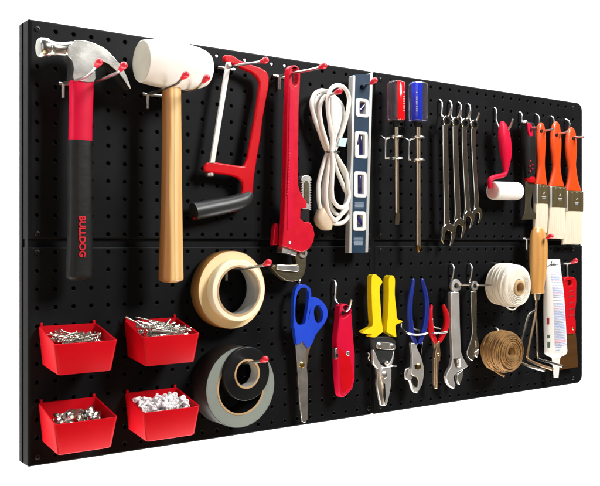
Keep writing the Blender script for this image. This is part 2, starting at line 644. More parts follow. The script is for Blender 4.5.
def wire_hook(label, pts, r=.085, group=GR_J, start=.05):
    u, v = P(pts[0][0], pts[0][1], start)
    path = [(u, v, -.12)] + wpath(u, pts)
    wp = [W(*p) for p in path]
    q = tube([wp[0]] + [Vector(x) for x in catmull(wp[1:], 4)], r, 10)
    # rounded free end
    o = obj('wire_hook', q, chrome_m, None, at=(u, v, 0))
    return tag(o, label, 'hook', group)


tip_hook('double red tipped hook whose arms cradle the claw hammer head', [(63, 84), (86.8, 86)],
         [[(74, 81), (85, 77), (92, 71.5), (96, 66), (98.8, 62.5)], [(98, 81.5), (108, 77), (117, 73), (120.5, 69.5), (123.3, 66)]], bar=.25)
tip_hook('double red tipped hook whose arms hold up the white mallet head', [(147.5, 94.5), (171, 96.5)],
         [[(156, 92), (166, 88), (176, 84), (180.5, 80), (185.5, 75)], [(184, 92), (192, 89.5), (199, 86), (202.5, 82.5), (206.3, 78.3)]], bar=.3, leg=.85)
tip_hook('red tipped hook through the top corner of the red hacksaw', [(226.5, 68.5)], [[(240, 64.8), (252, 63.3), (259, 62.3), (265, 60.5)]], bar=.6, leg=0)
tip_hook('red tipped hook through the handle slot of the red pipe wrench', [(279, 76.5)], [[(294, 72.8), (308, 70.3), (317, 68.3), (323.5, 66)]], bar=.45, leg=.85)
tip_hook('red tipped hook inside the loops of the coiled white cord', [(318, 97)], [[(326, 95.3), (332, 94.3), (335.5, 93), (339, 91.4)]], bar=.3, leg=0)
tip_hook('red tipped hook through the round hole of the blue spirit level', [(357, 85.5)], [[(362.5, 85), (367, 84.4), (371, 83.4), (374.3, 80.8)]], bar=.2, leg=0)
tip_hook('red tipped hook carrying the two cream masking tape rolls', [(226, 269)], [[(240, 268.8), (252, 267), (262, 265.6), (268, 262.6)]], bar=.5, leg=.7)
tip_hook('red tipped hook inside the black electrical tape core', [(229, 364)], [[(242, 363), (252, 362.2), (260, 361.2), (264.8, 359.3)]], bar=.3, leg=.6)
tip_hook('red tipped hook through the wooden handled garden rake', [(526, 239)], [[(535, 238.8), (543, 238.6), (547, 237.8), (550.6, 236.2)]], bar=.4, leg=.85)
tip_hook('red tipped hook through the flat top of the white caulk tube', [(553.5, 263.8)], [[(560, 263.6), (568, 263.5), (572, 262.6), (575.2, 260.8)]], bar=.15, leg=0)

# ------------------------------------------------------------------ claw hammer
c1 = (30, 30, 5.4)
hm = thing('claw_hammer', 'claw hammer with steel head, red neck and black lettered grip, at the left end', 'hammer', (*P(80, 281, 1.6), 1.6))
he = prism(outl(c1, [(225, 78), (245, 57), (292, 57), (350, 73), (410, 105), (462, 157), (508, 218), (547, 318), (524, 296), (488, 243), (440, 196), (397, 172), (372, 178), (352, 205), (346, 280), (240, 268), (238, 210), (226, 160), (205, 138), (208, 92)], 2.1, 3), 1.15, 2.1)
hd = obj('head', he, steel_m, hm, bevel=.16, seg=4)
ua, va = P(38.2, 47.6, 1.62)
ub_, vb_ = P(72, 50, 1.62)
L = ub_ - ua
obj('poll', lathe((ua, va, 1.62), (L, vb_ - va, 0), [(0, .0), (0, .42), (.04, .48), (.12, .53), (.5, .53), (.56, .49), (.62, .43), (.9, .37), (L * .75, .36), (L * .9, .42), (L + .15, .46)], 32), steel_m, hm)
obj('face', lathe((ua - .012, va, 1.62), (L, vb_ - va, 0), [(0, .0), (0, .40), (.02, .43)], 32), M('ground_striking_face', (0.40, 0.41, 0.37), 0.5, metal=.8, var=.1, bump=.1, bscale=400), hm)
rows = smoothrows([(70.6, 92.4, 80.5, .46), (70.8, 91.6, 100, .46), (70.3, 90.8, 125, .46), (69.9, 90.5, 143, .47)], 3)
obj('neck', loftV(rows, 1.6, 16, 4.0), pink_m, hm, sharp=30)
rows = smoothrows([(69.2, 91, 141, .5), (68.8, 90.8, 165, .5), (69, 90.8, 200, .5), (68.4, 91, 235, .5), (67.4, 91.2, 262, .5), (66.8, 90.8, 276, .5)], 4)
gr = obj('grip', loftV(rows, 1.6, 28, 3.2, round1=.28), M('worn_grip_rubber', (0.0075, 0.0078, 0.008), 0.52, spec=.3, var=.3, scale=40, bump=.5, bscale=70), hm)
obj('lettering', text_g('BULLDOG', .345, (*P(82.0, 236.5, 2.12), 2.115), (0, -1, 0), (1, 0, 0), .035, .026), M('red_lettering', (0.62, .006, .02), .5), gr)

# ------------------------------------------------------------------ mallet
ml = thing('rubber_mallet', 'white rubber mallet with long pale wooden handle beside the hammer', 'mallet', (*P(171, 283, 2.05), 2.05))
ua, va = P(141.5, 61.2, 2.05)
ub_, vb_ = P(207.5, 70, 2.05)
L = math.hypot(ub_ - ua, vb_ - va)
obj('head', lathe((ua, va, 2.05), (ub_ - ua, vb_ - va, 0), [(0, 0), (0, 1.13), (.02, 1.17), (L * .1, 1.235), (L * .25, 1.31), (L * .45, 1.35), (L * .65, 1.3), (L * .82, 1.19), (L * .92, 1.07), (L * .97, .95), (L, .75), (L + .03, .4), (L + .04, 0)], 48), white_m, ml)
obj('striking_face', lathe((ua - .012, va, 2.05), (ub_ - ua, vb_ - va, 0), [(0, 0), (0, 1.115), (.03, 1.12)], 48), greyface_m, ml)
rows = smoothrows([(162.6, 180, 84, .42), (162.8, 180.2, 110, .42), (162.8, 180.6, 150, .43), (162, 181, 190, .44), (160.8, 181.6, 235, .46), (159.6, 182.2, 268, .48), (159.4, 182.4, 279, .48)], 4)
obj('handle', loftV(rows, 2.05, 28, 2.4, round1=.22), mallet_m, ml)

# ------------------------------------------------------------------ hacksaw
c3, c3b = (180, 45, 5.4), (150, 120, 3.987)
hs = thing('hacksaw', 'red framed hacksaw with white blade and dark grey grip', 'saw', (*P(225, 220, .8), .8))
fr_ = T(c3, [(238, 62), (252, 52), (285, 56), (325, 82), (385, 106), (440, 124), (470, 143), (482, 175), (480, 225), (466, 300), (448, 400)]) + \
    T(c3b, [(443, 60), (428, 150), (416, 230), (411, 300), (400, 335), (378, 330), (364, 300), (372, 272), (368, 245), (350, 230), (315, 220), (255, 212), (220, 207), (216, 188), (228, 170), (250, 166), (300, 174), (350, 182), (376, 184), (390, 150), (402, 80)]) + \
    T(c3, [(408, 380), (425, 275), (432, 205), (418, 175), (390, 150), (335, 127), (298, 108), (270, 100), (240, 86)])
obj('frame', prism([P(x, y, 1.0) for x, y in fr_], .72, 1.0), red_m, hs, bevel=.1)
ub0 = [P(x, y, .98) for x, y in ((226.2, 62), (230.6, 62), (214.3, 163), (209.6, 163))]
obj('blade', prism(ub0, .9, 1.06), blade_m, hs, bevel=.03)
obj('pin', lathe((*P(228.6, 66, 1.05), 1.05), (0, 0, 1), [(-.05, .16), (.1, .16), (.14, .1), (.14, 0)], 16), satin_m, hs)
u, v = P(209.8, 172.5, .75)
obj('end_nut', lathe((u, v, .75), (0, -1, 0), [(0, .2), (.06, .27), (.2, .27), (.26, .2), (.26, 0)], 20), satin_m, hs)
a, b = P(194.5, 211.5, .8), P(247, 196.5, .8)
gp = [W(*P(193.5, 211.8, .8), .8), W(*P(212, 208, .8), .8), W(*P(232, 203.8, .8), .8), W(*P(244, 199.5, .8), .8), W(*P(249.5, 193.5, .8), .8)]
obj('grip', tube(gp, [.54, .53, .5, .47, .3], 24, k=4), greyg_m, hs)
gp2 = [W(*P(194.3, 218.5, 1.0), .86), W(*P(215, 214.5, 1.0), .9), W(*P(237, 210.2, 1.0), .9), W(*P(249, 203, 1.0), .85)]
obj('grip_edge', tube(gp2, .06, 8, k=3), red_m, hs)

# ------------------------------------------------------------------ pipe wrench
c4a, c4b, c4c = (265, 55, 8.53), (260, 160, 7.475), (260, 220, 7.475)
pw = thing('pipe_wrench', 'big red pipe wrench hanging jaw down between hacksaw and white cord', 'wrench', (*P(290, 283, 1.1), 1.1))
wf = 1.66
body = T(c4a, [(203, 150), (208, 110), (228, 90), (262, 88), (290, 105), (302, 140), (303, 180), (298, 300), (290, 450)]) + \
    T(c4b, [(287, 60), (288, 190), (302, 240), (330, 285), (352, 315), (352, 360), (307, 362), (304, 440), (330, 462), (375, 466)]) + \
    T(c4c, [(398, 48), (411, 110), (400, 165), (370, 215), (330, 237), (296, 236), (240, 215), (178, 194), (170, 188), (178, 60)]) + \
    T(c4b, [(183, 430), (190, 260), (197, 60)]) + T(c4a, [(195, 420), (203, 250)])
hole = T(c4a, [(236, 150), (240, 122), (256, 110), (276, 122), (283, 150), (281, 215), (272, 252), (255, 262), (240, 250), (235, 215)])
obj('body', prism([P(x, y, wf) for x, y in body], 1.12, wf, [[P(x, y, wf) for x, y in hole]]), wrench_m, pw, bevel=.13)
# raised I-beam web and its edge rib
rib = T(c4a, [(214, 262), (250, 300), (248, 470)]) + T(c4b, [(250, 60), (246, 250), (244, 470)]) + T(c4c, [(232, 70), (205, 70)]) + T(c4b, [(205, 440), (206, 250), (212, 60)]) + T(c4a, [(210, 430)])
rb = obj('web', prism([P(x, y, wf + .07) for x, y in rib], wf - .1, wf + .07), pink_m, pw, bevel=.05)
for i in range(15):
    px, py = 289.4 - i * .16, 150 + i * 3.1
    obj('embossed_print', boxuvw(P(px, py, wf + .09)[0], P(px + 1.5, py, wf + .09)[0], P(px, py + 1.7, wf + .09)[1], P(px, py, wf + .09)[1], wf + .05, wf + .085), wrench_m, rb, bevel=.015)
# heel flange at the left, beside the dark notch
obj('flange', prism(outl(c4c, [(98, 188), (110, 60), (128, 20), (140, 40), (134, 188)], 1.0), .6, 1.0), wrench_m, pw, bevel=.06)
# hook jaw shank seen above the housing, with its teeth
def oblong(cx0, cx1, y0, y1, c, w, teeth):
    pts = []
    r = (cx1 - cx0) / 2
    n = 9
    for i in range(n + 1):
        a = PI * i / n
        pts.append((cx0 + r + r * math.cos(a), y0 + r - r * math.sin(a)))
    yy = y0 + r
    m = 12
    left, right = [], []
    for i in range(m):
        t0 = yy + (y1 - yy) * i / m
        t1 = yy + (y1 - yy) * (i + .5) / m
        left += [(cx0, t0), (cx0 + teeth, t1)]
        right += [(cx1, t0), (cx1 - teeth, t1)]
    pts = pts + left + [(cx0, y1), (cx1, y1)] + right[::-1]
    return outl(c, pts, w)
obj('jaw_shank', prism(oblong(308, 386, 112, 375, c4b, 1.15, 12), .75, 1.15), satin_m, pw, bevel=.02)
obj('shank_slot', prism(outl(c4b, [(330, 175), (340, 155), (355, 155), (366, 175), (366, 330), (330, 300)], 1.18), 1.1, 1.18), olive_m, pw, bevel=.02)
obj('knurled_nut', prism(outl(c4b, [(304, 362), (372, 366), (372, 462), (304, 455)], 1.35), .7, 1.35), grip_m, pw, bevel=.05)
obj('hook_jaw', prism(outl(c4c, [(290, 240), (330, 232), (352, 250), (348, 340), (336, 400), (305, 448), (250, 462), (195, 452), (130, 405), (85, 350), (100, 335), (280, 330), (272, 300), (262, 260)], 1.3), .75, 1.3), olive_m, pw, bevel=.08)
obj('heel_teeth', prism(outl(c4c, [(176, 192), (284, 216), (272, 268), (163, 240)], 1.5), .85, 1.5), satin_m, pw, bevel=.03)
obj('jaw_teeth_or_gap', prism(outl(c4c, [(130, 332), (275, 338), (297, 350), (297, 375), (280, 388), (130, 372)], 1.45), .85, 1.45), satin_m, pw, bevel=.04)
u, v = P(260 + 320 / 7.475, 220 + 248 / 7.475, 1.32)
obj('pivot_ring', lathe((u, v, 1.28), (0, 0, 1), [(0, .16), (0, .3), (.12, .3), (.12, .16)], 20, True), satin_m, pw)
u, v = P(289.8, 242.6, wf + .03)
obj('rivet', ball((u, v, wf + .02), (0, 0, 1), .07, .1), satin_m, pw)

# ------------------------------------------------------------------ coiled cord
ca, cb, cc = (300, 75, 7.475), (300, 130, 7.475), (300, 180, 7.475)
cord = thing('extension_cord', 'white extension cord coiled in long loops and tied at the waist', 'cord', (*P(332, 229, .9), .9))
tie = (332.2, 152.5)


def strand(pts, r=.14):
    wp = [PW(x, y, w) for x, y, w in pts]
    return tube(wp, r, 10, k=5)


def tri3(c, pts, ws):
    q = T(c, pts)
    n = len(q)
    return [(x, y, ws[min(int(i * len(ws) / n), len(ws) - 1)]) for i, (x, y) in enumerate(q)]


obj('loop', strand([(331, 154, 1.25)] + tri3(ca, [(240, 460), (222, 360), (208, 250), (212, 160), (235, 100), (282, 78), (335, 100), (366, 170), (360, 255), (335, 360), (312, 430)], [1.35, 1.4, 1.4, 1.3, 1.2]) + [(335, 150, 1.1)]), cordw_m, cord)
obj('loop', strand([(328, 153, .9)] + tri3(cb, [(180, 115)], [.9]) + tri3(ca, [(150, 440), (105, 310), (87, 215), (105, 150), (150, 118), (195, 122), (240, 150), (300, 210), (322, 280), (310, 380), (285, 460)], [.9, .85, .8, .8, .9]) + [(333, 153, .9)]), cordw_m, cord)
obj('loop', strand([(330, 153, 1.15)] + tri3(ca, [(185, 460), (160, 370), (147, 270), (158, 200), (190, 160), (240, 165), (285, 220), (300, 290), (285, 380), (262, 450)], [1.1, 1.05, 1.0, 1.0, 1.1]) + [(332, 154, 1.1)]), cordw_m, cord)
obj('loop', strand([(329, 151, .75)] + tri3(ca, [(165, 430), (130, 330), (112, 250), (125, 185), (165, 150), (215, 165), (260, 225), (275, 300), (255, 420)], [.7, .65, .6, .7]) + [(333, 151, .8)]), cordw_m, cord)
# lower loops
obj('loop', strand([(328, 151, .9)] + tri3(cb, [(190, 210), (160, 310), (140, 400)], [.9]) + tri3(cc, [(138, 100), (146, 190), (170, 250), (215, 300), (270, 326), (330, 312), (368, 260), (376, 195)], [.9, .95, 1, 1]) + tri3(cb, [(355, 420), (330, 330), (290, 250)], [1.0]) + [(335, 153, .9)]), cordw_m, cord)
obj('loop', strand([(331, 152, 1.2)] + tri3(cb, [(215, 260), (200, 380)], [1.2]) + tri3(cc, [(195, 90), (200, 190), (225, 260), (265, 300), (310, 255), (338, 190), (350, 110), (330, 60)], [1.2, 1.2, 1.1]) + tri3(cb, [(300, 360), (265, 270)], [1.1]) + [(333, 153, 1.1)]), cordw_m, cord)
obj('loop', strand([(332, 151, 1.35)] + tri3(cb, [(245, 260), (240, 380)], [1.4]) + tri3(cc, [(238, 90), (252, 160), (300, 205), (345, 182), (366, 120), (358, 50)], [1.4, 1.4, 1.3]) + tri3(cb, [(345, 320), (300, 240)], [1.25]) + [(334, 152, 1.2)]), cordw_m, cord)
obj('loop', strand([(330, 152, .7)] + tri3(cb, [(200, 260), (180, 380)], [.7]) + tri3(cc, [(168, 100), (178, 200), (190, 265), (185, 300)], [.7, .75])), cordw_m, cord)
obj('loop', strand([(330, 150, .6)] + tri3(ca, [(178, 470), (142, 350), (122, 260), (128, 205), (160, 175), (200, 190), (232, 260), (245, 340), (240, 440)], [.55, .5, .5, .6]) + [(332, 150, .7)]), cordw_m, cord)
obj('loop', strand([(331, 153, 1.05)] + tri3(cb, [(230, 250), (222, 380)], [1.05]) + tri3(cc, [(215, 90), (222, 170), (245, 225), (285, 262), (330, 240), (360, 190), (368, 120)], [1.05, 1.0, .95]) + tri3(cb, [(362, 400), (335, 310), (285, 235)], [.95]) + [(334, 153, .95)]), cordw_m, cord)
obj('plug', loftV(smoothrows([(322, 328, 204, .2), (317.5, 329.5, 211, .34), (315.2, 330.8, 219, .4), (317, 331, 225, .38), (321, 330.5, 229, .3)], 4), .85, 20, 2.8, round1=.12), plugt_m, cord)
pl = obj('outlet_block', loftV(smoothrows([(330, 335, 98, .2), (328.5, 338, 104, .3), (328.5, 340, 118, .3), (329.5, 338, 130, .28), (330, 335, 137, .18)], 4), .95, 20, 3.2), cordw_m, cord)
obj('tie', tube([W(P(332.2, 152.6, 1)[0] + .62 * math.cos(a) * .75, P(332.2, 152.6, 1)[1] + .03 * math.sin(a * 2), 1.02 + .52 * math.sin(a)) for a in [2 * PI * i / 24 for i in range(24)]], .05, 8, True), grip_m, cord)
obj('tag', prism(outl(cb, [(283, 118), (300, 58), (356, 62), (348, 88), (338, 126)], 1.35), 1.33, 1.36), tag_m, cord)

# ------------------------------------------------------------------ spirit level
lv = thing('spirit_level', 'navy blue spirit level with silver edges and white framed vials', 'level', (*P(358, 253, .8), .8))
wl = 1.15


def lvx(f, y, w=wl):
    """across the level: f 0..1 from left edge to right edge at image row y"""
    t = (y - 74) / (253 - 74)
    x0 = 353.2 + (349.3 - 353.2) * t
    x1 = 373 + (368.2 - 373) * t
    return (x0 + (x1 - x0) * f, y)


def lvq(f0, f1, y0, y1, w):
    return [P(*lvx(f0, y0), w), P(*lvx(f1, y0 + .0), w), P(*lvx(f1, y1), w), P(*lvx(f0, y1), w)]


wins = [(98.2, 118), (131, 158.8), (171.2, 197.6), (211.2, 230.9)]
def winrect(y0, y1, fa, fb, r):
    (xa, _), (xb, _) = lvx(fa, (y0 + y1) / 2), lvx(fb, (y0 + y1) / 2)
    ul, vt = P(xa, y0, wl)
    ur, vb = P(xb, y1, wl)
    return rrect(ul, ur, vb, vt, r, 4)
lvhole = [(P(361.8, 87.2, wl)[0] + .16 * math.cos(2 * PI * i / 14), P(361.8, 87.2, wl)[1] + .16 * math.sin(2 * PI * i / 14)) for i in range(14)]
obj('web', prism(lvq(.115, .865, 74.5, 252.6, wl), .72, wl, [winrect(a, b, .16, .80, .18) for a, b in wins] + [lvhole]), navy_m, lv)
obj('edge_rail', prism(lvq(0, .12, 75.6, 253, wl + .03), .70, wl + .03), alu_m, lv, bevel=.03)
obj('edge_rail', prism(lvq(.86, 1, 73.4, 252.2, wl + .03), .70, wl + .03), alu_m, lv, bevel=.03)
obj('rail_side', prism(lvq(-.012, .03, 75.8, 252.8, wl - .02), .68, wl - .02), aluside_m, lv)
for i, (a, b) in enumerate(wins):
    rect = winrect(a, b, .16, .80, .18)
    fm = obj('vial_frame', prism(rect, .8, wl + .06, [winrect(a + 3.2, b - 3.2, .33, .66, .07)]), M('white_vial_frame', (.82, .82, .80), .4) if i == 0 else bpy.data.materials['white_vial_frame'], lv, bevel=.03)
    (xa, _), (xb, _) = lvx(.33, (a + b) / 2), lvx(.66, (a + b) / 2)
    ul, vt = P(xa, a + 2.6, .95)
    ur, vb = P(xb, b - 2.6, .95)
    obj('vial_back', boxuvw(ul - .1, ur + .14, vb, vt, .74, .8), vialgrey_m, fm)
    if i in (1, 2):
        um = (ul + ur) / 2 - .07
        obj('vial', lathe((um, vb + .04, .93), (0, 1, 0), [(0, 0), (0, .09), (.06, .13), (vt - vb - .14, .13), (vt - vb - .08, .09), (vt - vb - .08, 0)], 16), vial_m, fm)
    else:
        um, vm = (ul + ur) / 2, (vb + vt) / 2
        sg = 1 if i == 0 else -1
        d = Vector((.28, .42 * -1, 0))
        obj('vial', lathe((um - .26, vm + (.2 if i else -.2), .92), (.5, -.5 if i else .5, 0), [(0, 0), (0, .16), (.05, .2), (.62, .2), (.68, .15), (.68, 0)], 16), vial_m, fm)
for (yy, n_) in ((202.5, 5), (237, 7)):
    for k in range(n_):
        y = yy + k * 1.25
        wd = (.30 + .12 * random.random())
        obj('print', prism(lvq(.5 - wd * .8, .5 + wd * .62, y, y + .62, wl + .008), wl, wl + .008), pr_m, lv)

# ------------------------------------------------------------------ screwdrivers
c7 = (370, 70, 8.53)


def driver(label, xl, xr, y0, y1, sx0, sx1, yend, colm, split, flat, textx):
    w = 1.35
    t = thing('screwdriver', label, 'screwdriver', (*P((sx0 + sx1) / 2, yend, w), w), 'clear handled screwdrivers')
    cx = (xl + xr) / 2
    u0, vtop = P(cx, y0, w)
    ul, ur = P(xl, y0, w)[0], P(xr, y0, w)[0]
    _, vbot = P(cx, y1, w)
    rad = (ur - ul) / 2
    n = 48

    def flute(r, v, k=6, dep=.07):
        return [W(u0 + r * (1 - dep * (1 - abs(math.cos(k * a / 2)) ** .6)) * math.cos(a), v, w + r * (1 - dep * (1 - abs(math.cos(k * a / 2)) ** .6)) * math.sin(a)) for a in [2 * PI * i / n for i in range(n)]]
    H = vtop - vbot
    prof = [(0, .72), (.03, .86), (.1, .97), (.2, 1), (H - .25, 1), (H - .1, .97), (H - .02, .86), (H, .7)]
    obj('handle', loft([flute(rad * q, vtop - t_) for t_, q in prof]), clear_m, t, sharp=60)
    # coloured half, a flat slab moulded into the clear handle and showing at its front
    a0, a1 = split
    g = []
    for t_, q in [(.04, .88), (.12, .985), (H - .14, .985), (H - .05, .9)]:
        rr_ = rad * q * 1.015
        arc = [W(u0 + rr_ * math.cos(R(a)), vtop - t_, w + rr_ * math.sin(R(a))) for a in [a0 + (a1 - a0) * i / 12 for i in range(13)]]
        inn = [W(u0 + rr_ * .72 * math.cos(R(a)), vtop - t_, w + rr_ * .72 * math.sin(R(a))) for a in [a1 - (a1 - a0) * i / 6 for i in range(7)]]
        g.append(arc + inn)
    cs = obj('colour_stripe', loft(g), colm, t, sharp=40)
    # printed marks down the stripe
    uu, _ = P(textx, y0, w + rad)
    am = (a0 + a1) / 2
    for k in range(9):
        if k == 1:
            continue
        v = vtop - H * (.27 + .058 * k)
        cu_, cw_ = u0 + rad * 1.02 * math.cos(R(am)), w + rad * 1.02 * math.sin(R(am))
        obj('printed_mark', boxuvw(cu_ - .055, cu_ + .055, v - .1, v - .02, cw_ - .02, cw_ + .012), prw_m, cs)
    su, sv = P((sx0 + sx1) / 2, y1 + 1, w)
    eu, ev = P((sx0 + sx1) / 2, yend, w)
    obj('collar', lathe((u0, vbot + .05, w), (0, -1, 0), [(0, .36 * rad / .5), (.1, .3), (.35, .22), (.5, .17), (.5, 0)], 20), grip_m, t)
    r = (P(sx1, y1, w)[0] - P(sx0, y1, w)[0]) / 2
    Ls = vbot - ev
    if flat:
        obj('shaft', lathe((u0, vbot, w), (eu - u0, ev - vbot, 0), [(0, r), (Ls - .9, r), (Ls - .8, r * .92), (Ls - .75, 0)], 20), shaft_m, t)
        q = [W(eu - r, ev + .8, w - r * .7), W(eu + r, ev + .8, w - r * .7), W(eu + r, ev + .8, w + r * .7), W(eu - r, ev + .8, w + r * .7)]
        q2 = [W(eu - r * 1.25, ev + .3, w - .05), W(eu + r * 1.25, ev + .3, w - .05), W(eu + r * 1.25, ev + .3, w + .05), W(eu - r * 1.25, ev + .3, w + .05)]
        q3 = [W(eu - r * 1.1, ev, w - .025), W(eu + r * 1.1, ev, w - .025), W(eu + r * 1.1, ev, w + .025), W(eu - r * 1.1, ev, w + .025)]
        obj('blade_tip', loft([q, q2, q3]), olive_m, t)
    else:
        obj('shaft', lathe((u0, vbot, w), (eu - u0, ev - vbot, 0), [(0, r), (Ls - .5, r), (Ls - .45, 0)], 20), shaft_m, t)
        st = []
        for t_, q, dp in ((Ls - .5, 1.05, .1), (Ls - .35, 1.15, .45), (Ls - .1, .6, .5), (Ls, .2, .2)):
            v = vbot - t_
            st.append([W(eu + r * q * (1 - dp * (i % 4 == 2)) * math.cos(2 * PI * i / 16), v, w + r * q * (1 - dp * (i % 4 == 2)) * math.sin(2 * PI * i / 16)) for i in range(16)])
        obj('cross_tip', loft(st), brass_m, t)
    return t, u0, w, r


def driver_holder(label, ent, vx, vy0, vy1, uc, w, ringy):
    h = thing('tool_holder', label, 'hook', (*P(ent[0], ent[1], 0), 0), 'wire screwdriver holders')
    u, v = P(ent[0], ent[1], .05)
    v1 = P(vx, vy0, .6)[1]
    v2 = P(vx, vy1, .6)[1]
    _, vr1 = P(ringy[0], ringy[1], w)
    _, vr2 = P(ringy[2], ringy[3], w)
    obj('upright', tube([W(u, v, -.1), W(u, v, .1), W(u, v1, .55), W(u, v1 - .12, .62), W(u, v2, .62)], .07, 10), chrome_m, h)
    for vr, s in ((vr1, v1), (vr2, v2)):
        path = [W(u, s + .0, .6), W(u + .2, vr, w - .45)]
        path += [W(uc + .42 * math.sin(R(a)), vr, w - .42 * math.cos(R(a))) for a in range(-30, 301, 22)]
        obj('ring', tube(path, .068, 10), chrome_m, h)
    return h


t1, u1_, w1_, r1_ = driver('flat tip screwdriver with half red, half clear handle', 389.4, 402.9, 81.8, 121, 395.0, 398.6, 224.4, drvred_m, (28, 124), True, 398)
t2, u2_, w2_, r2_ = driver('longer cross tip screwdriver with half blue, half clear handle', 410.6, 425.1, 83, 122, 416.2, 420.2, 252.2, drvblue_m, (106, 172), False, 416)
driver_holder('wire holder with two rings gripping the red screwdriver shaft', (380, 136), 385.6, 138.8, 158.5, u1_, w1_, (396.6, 136.8, 396.6, 158.3))
driver_holder('wire holder with two rings gripping the blue screwdriver shaft', (403.5, 138), 407, 140.2, 159.5, u2_, w2_, (418.6, 137.6, 418.6, 160.2))

# ------------------------------------------------------------------ combination wrenches
WR = [((446.1, 121.5), (441.9, 447.6), (443.3, 448.8), 139, 222, (447.6, 232.5), 6.4, 'longest of the four hanging open end wrenches, nearest the screwdrivers'),
      ((455.2, 122.6), (451.9, 457.6), (454.1, 459.8), 140, 216, (458.7, 226.5), 5.9, 'second longest open end wrench, right of the longest one'),
      ((464.2, 123.8), (461.1, 466.3), (464.1, 469.2), 141, 209, (467.6, 218), 5.2, 'second shortest open end wrench, left of the shortest one'),
      ((473.6, 125), (470.5, 475.2), (473.6, 477.9), 142, 205.5, (476.4, 213.8), 4.7, 'shortest of the four hanging open end wrenches, nearest the paint roller')]
for (rc_, top, bot, yt, yb, hc, hr, lab) in WR:
    w = 1.0
    t = thing('combination_wrench', lab, 'wrench', (*P(hc[0], hc[1] + 8, w), w), 'chrome open end wrenches')
    u, v = P(rc_[0], rc_[1], w)
    ro = .40
    obj('ring_end', lathe((u, v, w - .14), (0, 0, 1), [(0, .25), (0, ro - .03), (.04, ro), (.24, ro), (.28, ro - .03), (.28, .25)], 28, True), polish_m, t, sharp=50)
    u0, u1 = P(top[0], yt, w)[0], P(top[1], yt, w)[0]
    vt = v - ro * .85
    rows = [(top[0], top[1], rc_[1] + 4.2, .1), (top[0] + .1, top[1] - .1, yt + 4, .11), ((top[0] + bot[0]) / 2, (top[1] + bot[1]) / 2, (yt + yb) / 2, .11), (bot[0], bot[1], yb - 6, .11), (bot[0] - .4, bot[1] + .8, yb + 4, .1)]
    rows = [(a_, b_, y_, d_ * 1.55) for a_, b_, y_, d_ in rows]
    sh = obj('shank', loftV(smoothrows(rows, 4), w, 32, 2.5), polish_m, t)
    hu, hv = P(hc[0], hc[1], w)
    rr_ = hr / 864 * 66 / .68
    pts = []
    tilt = R(-14)
    # open jaw: round head with a flat bottomed slot
    sl = rr_ * .46
    raw = [(-sl, -rr_ * 1.32), (-sl * 1.02, -rr_ * .1), (-sl * .55, rr_ * .18), (sl * .55, rr_ * .18), (sl * 1.02, -rr_ * .1), (sl, -rr_ * 1.28), (rr_ * .8, -rr_ * .95)]
    raw += [(rr_ * math.cos(R(a)), rr_ * math.sin(R(a))) for a in range(-30, 211, 15)] + [(-rr_ * .84, -rr_ * 1.0)]
    pts = [(hu + x * math.cos(tilt) - y * math.sin(tilt), hv + x * math.sin(tilt) + y * math.cos(tilt)) for x, y in raw]
    obj('open_jaw', prism(pts, w - .16, w + .16), polish_m, t, bevel=.07)
j4 = [(372, 140), (385, 148), (396, 175), (398, 230), (392, 285), (405, 308), (428, 318), (452, 308), (472, 278), (489, 226)]
for i, (dx, dy, lab) in enumerate([(-28.2, -4.0, 'bare wire hook holding the longest open end wrench'), (-18.6, -3.0, 'bare wire hook holding the second longest open end wrench'), (-9.3, -1.5, 'bare wire hook holding the second shortest open end wrench'), (0, 0, 'bare wire hook holding the shortest open end wrench')]):
    wire_hook(lab, [(x + dx, y + dy) for x, y in T((430, 90, 9.917), j4)], .08)

# ------------------------------------------------------------------ mini paint roller
c9 = (480, 95, 9.917)
rl = thing('paint_roller', 'small paint roller with crimson handle and white sleeve', 'roller', (*P(505, 200, 1.2), 1.2))
rows = smoothrows([(500.6, 504.4, 122.5, .15), (499.6, 507.5, 128, .26), (499.2, 509.2, 136, .33), (500.2, 510.2, 146, .35), (501.4, 510.3, 155, .32), (503, 509, 164, .24), (503.8, 507.6, 171, .18)], 4)
obj('handle', loftV(rows, 1.2, 24, 2.3, round0=.1), pink_m, rl)
arm = [PW(505.7, 169, 1.2), PW(505.2, 173, 1.2), PW(503, 175.2, 1.2), PW(497, 176.6, 1.2), PW(491.2, 178.6, 1.2), PW(489.8, 182, 1.2), PW(490.2, 188.5, 1.2)]
obj('arm', tube(arm, [.2, .19, .19, .19, .19, .19, .16], 14, k=3), pink_m, rl)
ua, va = P(492.6, 190.8, 1.2)
ub_, vb_ = P(519.5, 191.4, 1.2)
L = ub_ - ua
obj('sleeve', lathe((ua, va, 1.2), (L, vb_ - va, 0), [(0, .2), (0, .62), (.05, .68), (.2, .71), (L - .5, .71), (L - .28, .68), (L - .1, .55), (L, .35), (L, .2)], 36), nap_m, rl)
obj('end_cap', lathe((ua - .02, va, 1.2), (L, vb_ - va, 0), [(0, 0), (0, .52), (.04, .6), (.06, .6)], 32), napend_m, rl)
wire_hook('bare wire hook with upturned end holding the crimson roller handle', T(c9, [(143, 130), (156, 150), (160, 185), (160, 240), (166, 280), (190, 325), (225, 350), (262, 348), (292, 325), (314, 285), (326, 238)]), .085)

